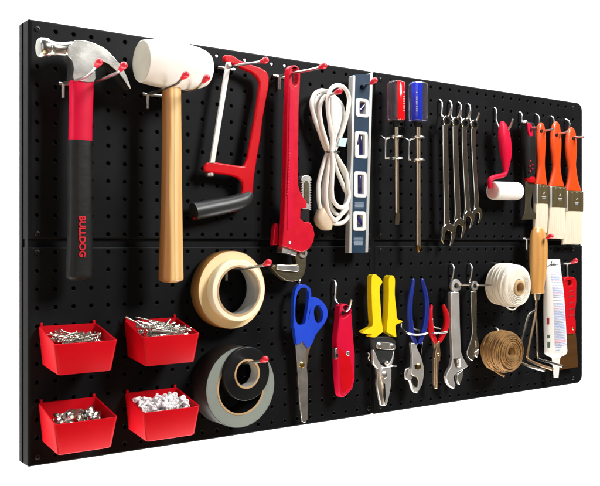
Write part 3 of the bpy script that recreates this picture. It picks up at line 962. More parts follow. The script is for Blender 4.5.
# ------------------------------------------------------------------ painter's tool
pt = thing('painters_tool', 'black handled scraper with red inset and olive steel blade', 'scraper', (*P(529, 220, .9), .9))
rows = smoothrows([(523.2, 532.4, 123.5, .36), (523, 533.2, 130, .42), (523.2, 534, 145, .42), (524, 534, 160, .36), (525, 533.6, 170, .3), (525.6, 533.2, 178, .26)], 4)
hnd = obj('handle', loftV(rows, .9, 24, 2.8, round0=.08), grip_m, pt)
obj('steel_cap', ball((*P(525, 122.3, 1.0), 1.0), (1, .1, 0), .3, .16), chrome_m, pt)
obj('red_inset', prism(outl(c9, [(474, 290), (498, 282), (514, 300), (528, 392), (510, 408), (488, 396)], 1.33, 3), 1.24, 1.33, [outl(c9, [(492, 322), (502, 318), (511, 345), (508, 370), (497, 366)], 1.33)]), pink_m, pt, bevel=.04)
for (x, y) in ((500, 210), (520, 245), (495, 262), (520, 285), (497, 310)):
    px, py = T(c9, [(x, y + 446)])[0]
    obj('grip_dot', ball((*P(px, py, 1.24), 1.24), (0, 0, 1), .07, .075, 12), pink_m, hnd)
obj('collar', loftV([(526.2, 533.4, 177, .28), (525.8, 534, 180, .3), (526.8, 533.2, 182.6, .26)], .9, 20, 2.4), red_m, pt)
obj('blade', prism([P(x, y, .95) for x, y in [(525.6, 181.5), (533.4, 181.5), (532.6, 192), (531.4, 201), (531.4, 206), (533, 211.5), (536, 213.2), (536.7, 219.2), (522.2, 219.6), (524.9, 212), (525.4, 200)]], .87, .95), olive_m, pt, bevel=.02)
wire_hook('bare wire hook holding the black handled scraper', T(c9, [(392, 172), (406, 182), (413, 210), (412, 250), (420, 285), (450, 312), (490, 324), (525, 325), (562, 322)]), .08)

# ------------------------------------------------------------------ paint brushes
BR = [dict(lab='narrowest of three orange handled brushes, left one beside the scraper', h=[(539.4, 542.6, 123.5), (537.6, 544, 127), (536.3, 545, 137), (536.2, 544.8, 147), (537.2, 544.2, 158), (537.6, 544.2, 166), (536.4, 545.2, 175), (534.6, 546.4, 184.5)], f=(534.7, 546.6, 184.5, 204.2), b=(533.4, 546.2, 233.5), hole=(542, 131), hook=[(115, 70), (132, 78), (142, 105), (142, 135), (140, 160), (165, 192), (205, 189), (252, 181)]),
      dict(lab='middle one of the three orange handled brushes', h=[(554.2, 557.6, 122.6), (552.2, 559.4, 126.5), (550.6, 560.6, 138), (550.8, 560.6, 148), (552.2, 559.8, 160), (552.6, 560, 168), (550.8, 561.4, 177), (548.3, 564, 186.5)], f=(548.6, 564.2, 186.5, 207.8), b=(546.6, 563.6, 239), hole=(557, 135), hook=[(230, 88), (246, 98), (252, 125), (250, 155), (250, 190), (278, 216), (310, 212), (352, 205)]),
      dict(lab='widest of three orange handled brushes, at the board edge', h=[(569.4, 573, 128.4), (567.2, 574.8, 132), (565.6, 576, 143), (565.8, 576, 153), (567.4, 575.2, 164), (568.2, 576, 171), (567.2, 577.6, 180), (564.8, 581, 190.6)], f=(564.8, 581.4, 190.6, 211.8), b=(562, 582, 244.6), hole=(573.8, 138.3), hook=[(338, 107), (358, 118), (370, 145), (362, 175), (345, 200), (380, 232), (420, 241), (478, 238)])]
for bi, d in enumerate(BR):
    w = .8
    t = thing('paint_brush', d['lab'], 'brush', (*P((d['b'][0] + d['b'][1]) / 2, d['b'][2], w), w), 'orange handled paint brushes')
    dep = [.12, .19, .24, .25, .22, .2, .2, .21]
    rows = smoothrows([(a, b, y, q) for (a, b, y), q in zip(d['h'], dep)], 5)
    obj('handle', loftV(rows, w, 28, 2.3, round0=.08), orange_m, t)
    hp = P(d['hole'][0], d['hole'][1], w + .26)
    obj('hang_hole', lathe((hp[0], hp[1], w + .16), (0, 0, 1), [(0, 0), (0, .14), (.13, .14), (.13, .11), (.1, 0)], 16), grip_m, t)
    x0, x1, y0, y1 = d['f']
    ul, vt = P(x0, y0, w)
    ur, vb = P(x1, y1, w)
    fm = obj('ferrule', prism(rrect(ul, ur, vb, vt, .05, 2), w - .22, w + .22), ferrule_m, t, bevel=.09, seg=4)
    obj('ferrule_side', boxuvw(ul - .012, ul + .17, vb, vt, w - .2, w + .232), alu_m, t, bevel=.05)
    for k in range(3):
        uu = ul + (ur - ul) * (.32 + .26 * k)
        obj('rivet', ball((uu, vt - .14, w + .22), (0, 0, 1), .03, .05, 10), chrome_m, fm)
    um = ul + (ur - ul) * .58
    obj('print', prism([(um - .1, vt - .72), (um + .02, vt - .78), (um + .14, vt - .56), (um + .04, vt - .6)], w + .22, w + .228), prw_m, fm)
    for k, wd in enumerate((.26, .2)):
        obj('print', boxuvw(um - wd, um + wd, vt - .98 - .14 * k, vt - .91 - .14 * k, w + .215, w + .228), prw_m if k == 0 else pr_m, fm)
    ub0, vb0 = P(d['b'][0], d['b'][2], w)
    ub1, _ = P(d['b'][1], d['b'][2], w)
    # bristle block with a ragged lower edge
    rings = []
    nb = 36
    for s, wd in ((0, .2), (.3, .22), (.7, .2), (1.0, .15)):
        ring = []
        for j in range(nb):
            a = 2 * PI * j / nb
            cx, sx = math.cos(a), math.sin(a)
            fx = math.copysign(abs(cx) ** .4, cx)
            fy = math.copysign(abs(sx) ** .4, sx)
            la, lb = ul + (ub0 - ul) * s, ur + (ub1 - ur) * s
            v = vb + .05 + (vb0 - vb) * s + (random.uniform(-.07, .05) if s == 1 else 0)
            ring.append(W((la + lb) / 2 + fx * (lb - la) / 2, v, w + fy * wd))
        rings.append(ring)
    obj('bristles', loft(rings), bristle_m, t, sharp=60)
    wire_hook(['bare wire hook through the narrowest orange brush', 'bare wire hook through the middle orange brush', 'bare wire hook through the widest orange brush'][bi], T((520, 105, 7.475), d['hook']), .08)

# ------------------------------------------------------------------ garden hand rake
rk = thing('hand_rake', 'garden hand rake with varnished wooden handle and three bent tines', 'rake', (*P(535, 369, 1.6), 1.6))
w = 1.5
rows = smoothrows([(533.6, 542.2, 228.8, .3), (532, 544.4, 233, .4), (531, 546, 241, .46), (530.6, 546.2, 255, .48), (530.9, 545.6, 266, .46), (531.6, 544.2, 278, .41), (532.1, 543, 287, .38), (532.2, 543.2, 293, .4)], 5)
obj('handle', loftV(rows, w, 28, 2.1, round0=.12, round1=.06), beech_m, rk)
hp = P(543, 238.3, w + .38)
obj('hang_hole', lathe((hp[0], hp[1], w + .22), (.35, 0, 1), [(0, 0), (0, .16), (.17, .16), (.17, .13), (.12, 0)], 16), grip_m, rk)
obj('ferrule', loftV([(533.6, 540, 292.5, .22), (534, 539.4, 297, .18), (534.8, 538.4, 300, .14)], w, 18), satin_m, rk)
ce = PW(536.2, 299, w)
obj('tine', tube([ce, PW(535.6, 312, w), PW(533.6, 323, w), PW(529.8, 341, w), PW(527.4, 354.5, w), PW(527.6, 357.5, w)] + [PW(x, y, ww) for x, y, ww in ((529.5, 360.4, w + .2), (540, 365, w + 1.3), (552.6, 369.2, w + 2.5))], .105, 10, k=3), tanst_m, rk)
obj('tine', tube([PW(536, 303, w), PW(535.8, 314, w), PW(537, 330, w), PW(537.4, 352, w), PW(537.9, 357, w)] + [PW(x, y, ww) for x, y, ww in ((540, 359.6, w + .2), (551, 362.6, w + 1.4), (563, 366.6, w + 2.6))], .1, 10, k=3), steel_m, rk)
obj('tine', tube([PW(535.4, 310, w), PW(532, 312, w), PW(528.9, 314.5, w), PW(525.4, 326, w), PW(521.6, 340, w), PW(518.6, 356, w - .2)] + [PW(x, y, ww) for x, y, ww in ((520, 361.4, w), (529, 366, w + 1.0), (545, 370.6, w + 2.4))], .1, 10, k=3), steel_m, rk)

# ------------------------------------------------------------------ caulk tube
ck = thing('caulk_tube', 'white caulk tube with printed label hanging nozzle down', 'tube', (*P(556, 377, 1.0), 1.0))
w = 1.05
rows = [(544.9, 560, 259.2, .05), (544.8, 560.2, 264, .14), (544.9, 560.8, 275, .38), (545.2, 562, 295, .6), (545.5, 563.4, 320, .66), (546.2, 564.8, 346, .66), (546.5, 565, 352.5, .66), (548.6, 563, 355.2, .52), (552.2, 559.8, 357.4, .27), (552.9, 559, 362, .22), (553.8, 558.4, 374, .14), (554, 558, 377.4, .13)]
bd_ = obj('body', loftV(smoothrows(rows, 3), w, 32, 2.0), tube_m, ck, sharp=50)


def tubeprint(name, x0, x1, y, h, mat, dx=0.0):
    """a printed line wrapped on the tube's curved front"""
    for ra, rb2 in zip(rows, rows[1:]):
        if ra[2] <= y <= rb2[2]:
            t = (y - ra[2]) / (rb2[2] - ra[2])
            xl, xr, hd = (ra[q] + (rb2[q] - ra[q]) * t for q in (0, 1, 3))
    uc0, v = P((xl + xr) / 2, y, w)
    hu = (P(xr, y, w)[0] - P(xl, y, w)[0]) / 2
    v2 = P((xl + xr) / 2, y + h, w)[1]
    top, bot = [], []
    for i in range(9):
        s = x0 + (x1 - x0) * i / 8
        a = math.acos(max(-1, min(1, s)))
        for lst, vv in ((top, v), (bot, v2)):
            lst.append(W(uc0 + hu * 1.012 * s, vv, w + hd * 1.03 * math.sin(a) + .012))
    g = G().add(top + bot, [(i, i + 1, 9 + i + 1, 9 + i) for i in range(8)])
    return obj(name, g, mat, bd_)


y = 270.5
k = 0
pg = {True: G(), False: G()}
while y < 344:
    pink = k in (0, 1, 6, 13, 20) or abs(y - 340) < 1.2
    if k in (8, 16, 17):
        y += 1.5
    x = -.62
    xe = random.uniform(.3, .62)
    while x < xe:
        wd = random.uniform(.06, .3)
        o = tubeprint('print', x, min(x + wd, xe + .05), y, .95 if pink else .85, labelp_m)
        if pink:
            x += wd + .035
            continue
        g_ = pg[pink]
        g_.add([v_.co + bd_.parent.location for v_ in o.data.vertices], [tuple(p_.vertices) for p_ in o.data.polygons])
        bpy.data.objects.remove(o)
        x += wd + .035
    y += 1.6
    k += 1
tag(obj('fine_print', pg[False], labelb_m, bd_), kind='stuff')
tubeprint('print', -.58, -.1, 345.5, .8, labelb_m)
tubeprint('print', -.56, -.3, 348.5, .8, labelb_m)
tubeprint('print', -.985, -.90, 317, 6.5, M('red_label_print', (.30, .01, .03), .5))
tubeprint('print', -.985, -.90, 334, 3, green_m)
tubeprint('print', -.985, -.90, 341, 5.5, green_m)
sc = [(548.6, 265.8), (551, 264.2), (551.8, 261.6), (551.2, 263.6), (551.8, 265.4), (553, 263.4), (553.6, 265.2), (554.6, 263.8), (555.2, 265), (556.4, 264), (557.4, 264.8)]
obj('script_print', tube([PW(x, y, w + .25) for x, y in sc], .035, 6, k=2), logo_m, bd_)

# ------------------------------------------------------------------ red handled knife / scraper
c14 = (530, 255, 9.917)
rs = thing('wide_putty_knife', 'wide putty knife with ribbed red handle and brown reflection coloured into its blade', 'putty knife', (*P(570, 369, .6), .6))
w = .85
c14b = (530, 295, 9.917)
ho = T(c14, [(332, 265), (340, 232), (365, 216), (430, 216), (455, 232), (464, 265), (462, 400)]) + T(c14b, [(462, 60), (452, 150), (444, 215), (456, 250), (457, 340), (450, 380), (345, 386), (340, 330), (343, 240), (352, 200), (345, 100)]) + T(c14, [(335, 420)])
obj('handle', prism([P(x, y, w) for x, y in ho], .45, w, [outl(c14, [(376, 268), (385, 256), (410, 256), (420, 268), (418, 296), (405, 304), (385, 304), (376, 296)], w)]), hred_m, rs, bevel=.1)
for yy in (363, 415, 478, 540, 600):
    q = T(c14, [(385, yy + 8), (400, yy - 4), (425, yy - 8), (445, yy)])
    obj('grip_groove', tube([PW(x, y, w - .015) for x, y in q], .05, 8, k=3), M('dark_red_groove', (.16, .002, .004), .5) if yy == 363 else bpy.data.materials['dark_red_groove'], rs)
for x, yy in ((356, 338), (427, 335)):
    px, py = T(c14b, [(x, yy)])[0]
    obj('rivet', ball((*P(px, py, w), w), (0, 0, 1), .05, .11, 14), brass_m, rs)
obj('blade', prism([P(x, y, .68) for x, y in [(562, 332), (575.8, 333), (577.2, 350), (578, 366.8), (556.5, 370.4), (559, 350)]], .62, .68), bladebrown_m, rs)
wire_hook('short white wire hook holding the red ribbed putty knife', [(566.2, 263.6), (567, 266), (567.2, 272), (567.6, 278), (568.6, 282.6), (570.5, 284.4), (573, 283.4)], .09)

# ------------------------------------------------------------------ spools
sg = thing('string_spool', 'fat spool of white cotton string on a card core', 'spool', (*P(519, 308, 1.5), 1.5))
uf, vf = P(518.8, 286.2, 2.5)
ubk, vbk = uf - .05, vf + .12
prof = [(0, .5), (0, 1.1), (.05, 1.3)]
for i in range(15):
    t = i / 14
    base = 1.36 + .25 * math.sin(PI * min(1, t * .62 + .18)) ** .7
    prof.append((.1 + t * 1.85, base + (.018 if i % 2 else -.012)))
prof += [(2.0, 1.5), (2.04, 1.35), (2.05, .7), (2.05, .55), (.02, .55)]
obj('string', lathe((ubk, vbk, .45), (.02, -.06, 1), prof, 56, True), string_m, sg, sharp=60)
obj('core', lathe((ubk + .04, vbk - .12, .5), (.02, -.06, 1), [(0, .4), (0, .6), (2.07, .62), (2.12, .58), (2.12, .43), (.1, .4)], 36, True), card_m, sg, sharp=60)
for k in range(8):
    tt = .15 + k * .23
    ra = 1.36 + .25 * math.sin(PI * min(1, tt / 1.85 * .62 + .18)) ** .7 + .02
    pts = []
    for i in range(40):
        a = 2 * PI * i / 40
        pts.append(W(ubk + ra * math.cos(a), vbk + ra * math.sin(a) - .06 * tt, .5 + tt + .13 * math.sin(a + 1.9 * k)))
    obj('strand', tube(pts, .045, 6, True), string_m, sg)
for k in range(6):
    ra = .82 + k * .125
    obj('strand', tube([W(ubk + .04 + ra * math.cos(a), vbk - .12 + ra * math.sin(a), 2.5 + (.0 if k < 4 else -.035 * (k - 3)) + .012 * math.sin(2 * a + k)) for a in [2 * PI * i / 44 for i in range(44)]], .05, 6, True), string_m, sg)
tl = [P(506, 305.6, 2.1), P(510, 309.2, 2.2), P(514.5, 309.2, 2.3), P(518, 306, 2.45)]
obj('loose_end', tube([W(a, b, c) for (a, b), c in zip(tl, (2.0, 2.2, 2.3, 2.4))], .05, 6, k=3), string_m, sg)

tw = thing('twine_ball', 'round bundle of brown jute twine under the white spool', 'twine', (*P(512, 371, 1.5), 1.5))
uf, vf = P(512.2, 352.6, 2.35)
prof = [(0, .3), (0, .9), (.06, 1.2)]
for i in range(13):
    t = i / 12
    prof.append((.12 + t * 1.6, 1.28 + .25 * math.sin(PI * (t * .8 + .1)) ** .6 + random.uniform(-.02, .02)))
prof += [(1.84, 1.3), (1.93, 1.05), (1.97, .75), (1.93, .5), (1.8, .3), (.1, .26)]
obj('bundle', lathe((uf, vf, .4), (0, 0, 1), prof, 56, True), twine_m, tw, sharp=70)
def twring(ra, wc, tilt, ph, r=.05):
    pts = []
    for i in range(44):
        a = 2 * PI * i / 44
        rr2 = ra * (1 + .022 * math.sin(3 * a + ph) + .012 * math.sin(5 * a + 2 * ph))
        pts.append(W(uf + rr2 * math.cos(a), vf + rr2 * math.sin(a), wc + tilt * math.sin(a + ph)))
    return tube(pts, r, 6, True)
for k in range(13):
    t = k / 12
    ra = 1.28 + .25 * math.sin(PI * (t * .8 + .1)) ** .6 + .015
    obj('strand', twring(ra, .52 + 1.6 * t, random.uniform(-.14, .14), random.uniform(0, 6)), twine_m, tw)
for ra, wc in ((1.34, 2.26), (1.2, 2.33), (1.06, 2.37), (.93, 2.38), (.8, 2.38), (.67, 2.36), (.54, 2.32), (.42, 2.26)):
    obj('strand', twring(ra + random.uniform(-.04, .04), wc, random.uniform(-.06, .06), random.uniform(0, 6)), twine_m, tw)
pts = [(488, 352, .7), (489.5, 362, .9), (494, 369.5, 1.2), (500, 374, 1.6), (504.5, 376.2, 1.9)]
obj('loose_end', tube([PW(*p) for p in pts], .075, 8, k=4), twine_m, tw)
wire_hook('wire hook hidden behind the white string spool', [(494, 263.2), (497, 264.4), (498.4, 267), (498, 274), (498.4, 280.5), (501, 282.5), (512, 283.5), (519, 283.6)], .085)
wire_hook('wire hook hidden behind the brown twine ball', [(495, 327.8), (497, 329), (498, 332), (497.6, 340), (498.5, 346.5), (501, 348.5), (508, 350), (513, 350.4)], .085)

# ------------------------------------------------------------------ adjustable wrenches
AW = [dict(lab='large adjustable wrench, the longer of the two silver ones', ring=(455.1, 285.8), ro=4.7, ri=2.4, rows=[(450.9, 459.6, 292), (451.2, 459.8, 305), (451.4, 460.2, 325), (452.6, 461, 345)],
           head=[(452.4, 344), (461, 344), (461.4, 352), (463.5, 358), (468.4, 366.4), (463.5, 369.6), (458.2, 371.6), (454.6, 375.4), (453.8, 378), (455.8, 385.6), (454.4, 389), (450.6, 386.6), (447.6, 382.6), (446.5, 376.4), (447.6, 372.4), (451.4, 365.5), (453, 357)],
           jaw=[(457.6, 374), (463.4, 369.4), (463.6, 373), (462.6, 378), (459.8, 385), (458, 381)], worm=(457.8, 362.4, 4.2, 4.9),
           hook=[(80, 70), (97, 78), (107, 105), (105, 140), (98, 175), (92, 200), (110, 226), (150, 233), (232, 232)]),
      dict(lab='small adjustable wrench, the shorter of the two silver ones', ring=(473.7, 285.8), ro=3.4, ri=1.7, rows=[(471.2, 476.8, 291), (471.4, 477, 302), (472.2, 477, 318), (472.8, 476.8, 332)],
           head=[(472.6, 331), (476.9, 331), (477.2, 336), (479.9, 345), (478.6, 349.5), (475.6, 350.4), (473.8, 353.4), (474.6, 358), (473, 361.2), (470, 359), (467.6, 355.6), (467.4, 351.8), (469, 347), (471.6, 339)],
           jaw=[(475, 352), (479.3, 348.6), (479.3, 352), (477.2, 357.6), (475.6, 356)], worm=(474.6, 343.8, 2.6, 3.6),
           hook=[(221, 68), (240, 76), (250, 105), (246, 145), (238, 185), (230, 212), (246, 232), (290, 236), (400, 236)])]
for ai, d in enumerate(AW):
    w = .95
    t = thing('adjustable_wrench', d['lab'], 'wrench', (*P(d['head'][10][0], d['head'][10][1], w), w), 'silver adjustable wrenches')
    u, v = P(d['ring'][0], d['ring'][1], w)
    k = 60 / 864 / .70
    k = (P(d['ring'][0] + 1, 285, w)[0] - P(d['ring'][0], 285, w)[0])
    obj('hang_ring', lathe((u, v, w - .14), (0, 0, 1), [(0, d['ri'] * k), (0, d['ro'] * k * .94), (.04, d['ro'] * k), (.24, d['ro'] * k), (.28, d['ro'] * k * .94), (.28, d['ri'] * k)], 28, True), forged_m if ai == 0 else satin_m, t, sharp=50)
    mt = forged_m if ai == 0 else steel_m
    (xa, xb, ya), (xc, xd, yc) = d['rows'][0], d['rows'][-1]
    obj('recessed_panel', prism([P(xa + (xb - xa) * .25, ya + 3, w + .15), P(xb - (xb - xa) * .25, ya + 3, w + .15), P(xd - (xd - xc) * .25, yc - 4, w + .15), P(xc + (xd - xc) * .25, yc - 4, w + .15)], w + .1, w + .178), mt if ai == 0 else olive_m, t)
    ol = [(b, y) for a, b, y in d['rows']] + d['head'][2:] + [(a, y) for a, b, y in reversed(d['rows'])]
    obj('body', prism([P(x, y, w + .17) for x, y in ol], w - .16, w + .17), mt, t, bevel=.07)
    obj('moving_jaw', prism([P(x, y, w + .13) for x, y in d['jaw']], w - .14, w + .13), satin_m, t, bevel=.05)
    cx, cy, a, b = d['worm']
    obj('worm_recess', prism([P(cx + x, cy + y, w + .23) for x, y in ((-a, -b * .7), (a * .55, -b), (a, b * .7), (-a * .4, b))], w + .1, w + .178), olive_m, t)
    uu, vv = P(cx + .3, cy + .3, w + .2)
    L = b * k * 1.15
    obj('worm_screw', lathe((uu + .03, vv + L / 2, w + .15), (.12, -1, 0), [(L * i / 12, a * k * .52 * (1 if i % 2 else .86)) for i in range(13)], 18), olive_m if ai else satin_m, t)
    wire_hook(['bare wire hook with long arm holding the large adjustable wrench', 'bare wire hook with long arm holding the small adjustable wrench'][ai], T((440, 255, 7.84), d['hook']), .075)

# ------------------------------------------------------------------ yellow snips
c18, c18b = (355, 265, 6.483), (355, 335, 6.483)
ys = thing('tin_snips', 'tin snips with bright yellow handles', 'snips', (*P(384, 406, .9), .9))
w = 1.2
lh = [(108, 100), (110, 76), (120, 62), (136, 61), (150, 74), (168, 90), (178, 112), (165, 132), (160, 170), (166, 260), (174, 370), (182, 428), (160, 448), (132, 468), (100, 464), (110, 448), (78, 446), (58, 438), (56, 429), (72, 423), (96, 408), (116, 385), (112, 300), (108, 180)]
rh = [(219, 110), (222, 84), (232, 69), (245, 68), (255, 80), (260, 105), (258, 190), (268, 290), (274, 346), (302, 360), (308, 367), (300, 374), (276, 382), (262, 398), (268, 456), (266, 466), (256, 463), (238, 450), (208, 436), (206, 420), (216, 300), (220, 180)]
obj('handle', prism(outl(c18, lh, w, 3), .72, w), yellow_m, ys, bevel=.17, seg=5)
obj('handle', prism(outl(c18, rh, w, 3), .62, w), yellow_m, ys, bevel=.17, seg=5)
obj('lever', prism(outl(c18b, [(105, 8), (180, 10), (225, 8), (268, 40), (262, 90), (240, 165), (205, 185), (160, 185), (122, 110), (112, 60)], 1.0), .7, 1.0), greyg_m, ys, bevel=.06)
lp = obj('link_plate', prism(outl(c18b, [(140, 70), (146, 50), (170, 44), (240, 52), (262, 66), (264, 86), (245, 96), (165, 92), (145, 86)], 1.1, 2), 1.0, 1.1), satin_m, ys, bevel=.03)
for x, y in ((158, 70), (240, 74)):
    px, py = T(c18b, [(x, y)])[0]
    obj('bolt', lathe((*P(px, py, 1.1), 1.09), (0, 0, 1), [(0, .2), (.08, .2), (.12, .14), (.12, 0)], 20), chrome_m, lp)
obj('jaw_arm', prism(outl(c18b, [(116, 96), (126, 96), (150, 160), (168, 190), (205, 212), (180, 240), (150, 222), (124, 190), (118, 140)], 1.06), .8, 1.06), forged_m, ys, bevel=.06)
obj('jaw_arm', prism(outl(c18b, [(248, 106), (256, 104), (252, 150), (240, 196), (232, 222), (205, 230), (195, 215), (225, 180), (240, 150)], 1.02), .8, 1.02), forged_m, ys, bevel=.06)
obj('blade', prism(outl(c18b, [(140, 200), (178, 208), (190, 240), (186, 300), (190, 400), (196, 448), (186, 460), (170, 455), (158, 400), (143, 320), (146, 270)], 1.0), .75, 1.0), brass_m if False else satin_m, ys, bevel=.06)
obj('blade', prism(outl(c18b, [(178, 208), (225, 206), (238, 222), (236, 320), (222, 400), (208, 452), (192, 460), (190, 400), (184, 340), (168, 280), (165, 240)], 1.14), .9, 1.14), forged_m, ys, bevel=.06)
obj('blade_gap', prism(outl(c18b, [(186, 308), (196, 318), (200, 400), (194, 440), (186, 400)], 1.15), 1.1, 1.148), grip_m, ys)
px, py = T(c18b, [(190, 258)])[0]
obj('pivot_bolt', lathe((*P(px, py, 1.14), 1.1), (0, 0, 1), [(0, .25), (.1, .25), (.16, .16), (.16, 0)], 24), satin_m, ys)
px, py = T(c18b, [(204, 181)])[0]
obj('latch', ball((*P(px, py, 1.12), 1.12), (0, 0, 1), .15, .18, 18), satin_m, ys)
obj('spring', tube([PW(383, 368.5, 1.05), PW(388, 367, 1.15), PW(393, 365.8, 1.2), PW(396, 366, 1.1)], .06, 8, k=3), chrome_m, ys)
wire_hook('small wire hook behind the yellow handled tin snips', [(367.8, 352.8), (369.2, 355), (368.4, 358.5), (370, 361.4), (373.2, 362)], .06)

# ------------------------------------------------------------------ blue slip joint pliers + red needle nose
c19, c19b = (395, 270, 6.483), (395, 325, 6.483)
bp_ = thing('slip_joint_pliers', 'pliers with long dark blue handles', 'pliers', (*P(416, 393, 1.0), 1.0))
w = 1.1
def hpath(c, pts, w):
    return [PW(x, y, w) for x, y in T(c, pts)]
obj('handle', tube(hpath(c19, [(116, 72), (108, 120), (98, 180), (92, 250), (94, 320), (102, 390), (116, 440), (128, 478)], w), [.14, .175, .2, .23, .23, .22, .19, .17], 18, k=4), blue_m, bp_)
obj('handle', tube(hpath(c19, [(175, 70), (188, 120), (200, 190), (203, 260), (196, 330), (184, 390), (168, 440), (156, 478)], w), [.14, .175, .2, .23, .23, .22, .19, .17], 18, k=4), blue_m, bp_)
obj('handle_end', ball((*P(395 + 116 / 6.483, 270 + 70 / 6.483, w), w), (.2, 1, 0), .16, .14), blue_m, bp_)
obj('handle_end', ball((*P(395 + 175 / 6.483, 270 + 68 / 6.483, w), w), (-.2, 1, 0), .16, .14), blue_m, bp_)
obj('rear_jaw', prism(outl(c19b, [(142, 118), (184, 110), (174, 180), (168, 210), (140, 260), (108, 282), (90, 292), (82, 320), (86, 352), (104, 356), (112, 372), (124, 420), (136, 432), (130, 330), (128, 250)], w), .8, w), forged_m, bp_, bevel=.06)
obj('front_jaw', prism(outl(c19b, [(105, 116), (132, 116), (150, 160), (172, 210), (188, 270), (189, 320), (178, 385), (148, 438), (138, 442), (136, 425), (150, 400), (154, 365), (144, 338), (126, 332), (112, 322), (112, 270), (116, 200)], w + .16), .98, w + .16), forged_m, bp_, bevel=.06)
obj('jaw_teeth_or_gap', prism(outl(c19b, [(106, 352), (120, 336), (146, 342), (152, 368), (146, 398), (134, 402), (118, 380)], w + .05), .95, w + .05), grip_m, bp_)  # black slab painting the dark jaw opening, no teeth here
px, py = T(c19b, [(154, 268)])[0]
obj('pivot', lathe((*P(px, py, w + .16), w + .12), (0, 0, 1), [(0, .2), (.09, .2), (.13, .14), (.13, 0)], 20), brass_m, bp_)
obj('slot', prism(outl(c19b, [(126, 262), (140, 256), (152, 262), (150, 285), (132, 284)], w + .18), w + .1, w + .168), grip_m, bp_)

nn = thing('needle_nose_pliers', 'small needle nose pliers with red dipped handles', 'pliers', (*P(436, 388, 1.0), 1.0))
w = 1.05
obj('handle', tube(hpath(c19, [(234, 238), (226, 280), (226, 340), (234, 390), (246, 430), (262, 468)], w), [.13, .2, .22, .22, .2, .15], 18, k=4), hred_m, nn)
obj('handle', tube(hpath(c19, [(316, 236), (330, 280), (334, 330), (326, 380), (306, 425), (286, 466)], w), [.13, .2, .22, .22, .2, .15], 18, k=4), hred_m, nn)
obj('handle_end', ball((*P(395 + 234 / 6.483, 270 + 237 / 6.483, w), w), (.2, 1, 0), .15, .13), hred_m, nn)
obj('handle_end', ball((*P(395 + 316 / 6.483, 270 + 235 / 6.483, w), w), (-.2, 1, 0), .15, .13), hred_m, nn)
obj('jaw', prism(outl(c19b, [(250, 102), (268, 108), (278, 150), (280, 260), (276, 412), (266, 414), (258, 380), (256, 240), (262, 160)], w), .8, w), tanst_m, nn, bevel=.05)
obj('jaw', prism(outl(c19b, [(282, 106), (294, 104), (292, 140), (296, 180), (294, 230), (284, 242), (282, 300), (278, 408), (268, 412), (268, 240), (264, 180), (270, 150)], w + .13), .98, w + .13), tanst_m, nn, bevel=.05)
px, py = T(c19b, [(280, 190)])[0]
obj('pivot', lathe((*P(px, py, w + .13), w + .1), (0, 0, 1), [(0, .11), (.06, .11), (.09, .07), (.09, 0)], 16), tanst_m, nn)


def plier_rack(label, c, outer, inner, ents):
    h = thing('plier_rack', label, 'hook', (*P(*T(c, [outer[0]])[0], .05), .05), 'wire plier racks')
    ws = [.05, .35, 1.3, 1.45, 1.45, 1.4]
    pts = T(c, outer)
    obj('front_wire', tube([PW(pts[0][0], pts[0][1], -.1)] + [PW(x, y, ww) for (x, y), ww in zip(pts, ws)], .065, 10, k=3), chrome_m, h)
    pts = T(c, inner)
    obj('divider_wire', tube([PW(pts[0][0], pts[0][1], -.1)] + [PW(x, y, ww) for (x, y), ww in zip(pts, [.1, .2, .35, .5, .8])], .06, 10, k=3), chrome_m, h)
    return h


plier_rack('bent wire rack around the blue handled pliers', c19, [(40, 350), (42, 378), (80, 408), (130, 419), (180, 416), (212, 408)], [(112, 330), (116, 360), (118, 378), (138, 386), (160, 394)], None)
plier_rack('bent wire rack around the small red handled pliers', c19, [(214, 398), (218, 402), (245, 408), (275, 408), (310, 406), (340, 400)], [(242, 318), (244, 350), (248, 366), (270, 374), (298, 384)], None)

# ------------------------------------------------------------------ utility knife
c21, c21b = (325, 275, 9.725), (285, 335, 5.115)
uk = thing('utility_knife', 'red metal utility knife hanging nose down from a wire hook', 'knife', (*P(341, 398, .9), .9))
w = 1.1
ko = T(c21, [(142, 332), (150, 304), (170, 287), (205, 280), (240, 300), (258, 330), (266, 400), (267, 486)]) + T(c21b, [(352, 40), (358, 100), (357, 230), (345, 275), (312, 310), (294, 321), (286, 312), (280, 290), (272, 200), (268, 110), (266, 20)]) + T(c21, [(140, 440)])
obj('body', prism([P(x, y, w) for x, y in ko], .5, w, [outl(c21, [(165, 370), (175, 320), (200, 302), (235, 310), (250, 345), (240, 380), (200, 410), (175, 420)], w)]), pink_m, uk, bevel=.15, seg=4)
obj('side_plate', prism(outl(c21b, [(276, 60), (335, 120), (350, 210), (338, 262), (302, 302), (290, 292), (282, 200)], w + .02), w - .1, w + .025), red_m, uk, bevel=.03)
sl_ = obj('slider', prism(outl(c21b, [(258, 68), (276, 66), (278, 122), (262, 126)], w - .02), .7, w - .02), satin_m, uk, bevel=.05)
obj('slider_rib', prism(outl(c21b, [(262, 96), (272, 95), (273, 112), (264, 114)], w + .01), w - .06, w + .01), grip_m, sl_)
px, py = T(c21b, [(320, 93)])[0]
obj('screw', lathe((*P(px, py, w), w), (0, 0, 1), [(0, .16), (.05, .16), (.09, .11), (.09, .05), (.03, .04), (.03, 0)], 18), chrome_m, uk)
wire_hook('bare wire hook with upturned end holding the red utility knife', T(c21, [(80, 52), (98, 70), (107, 105), (104, 160), (98, 210), (104, 255), (135, 295), (175, 340), (205, 350), (228, 325), (245, 285), (256, 240)]), .085)

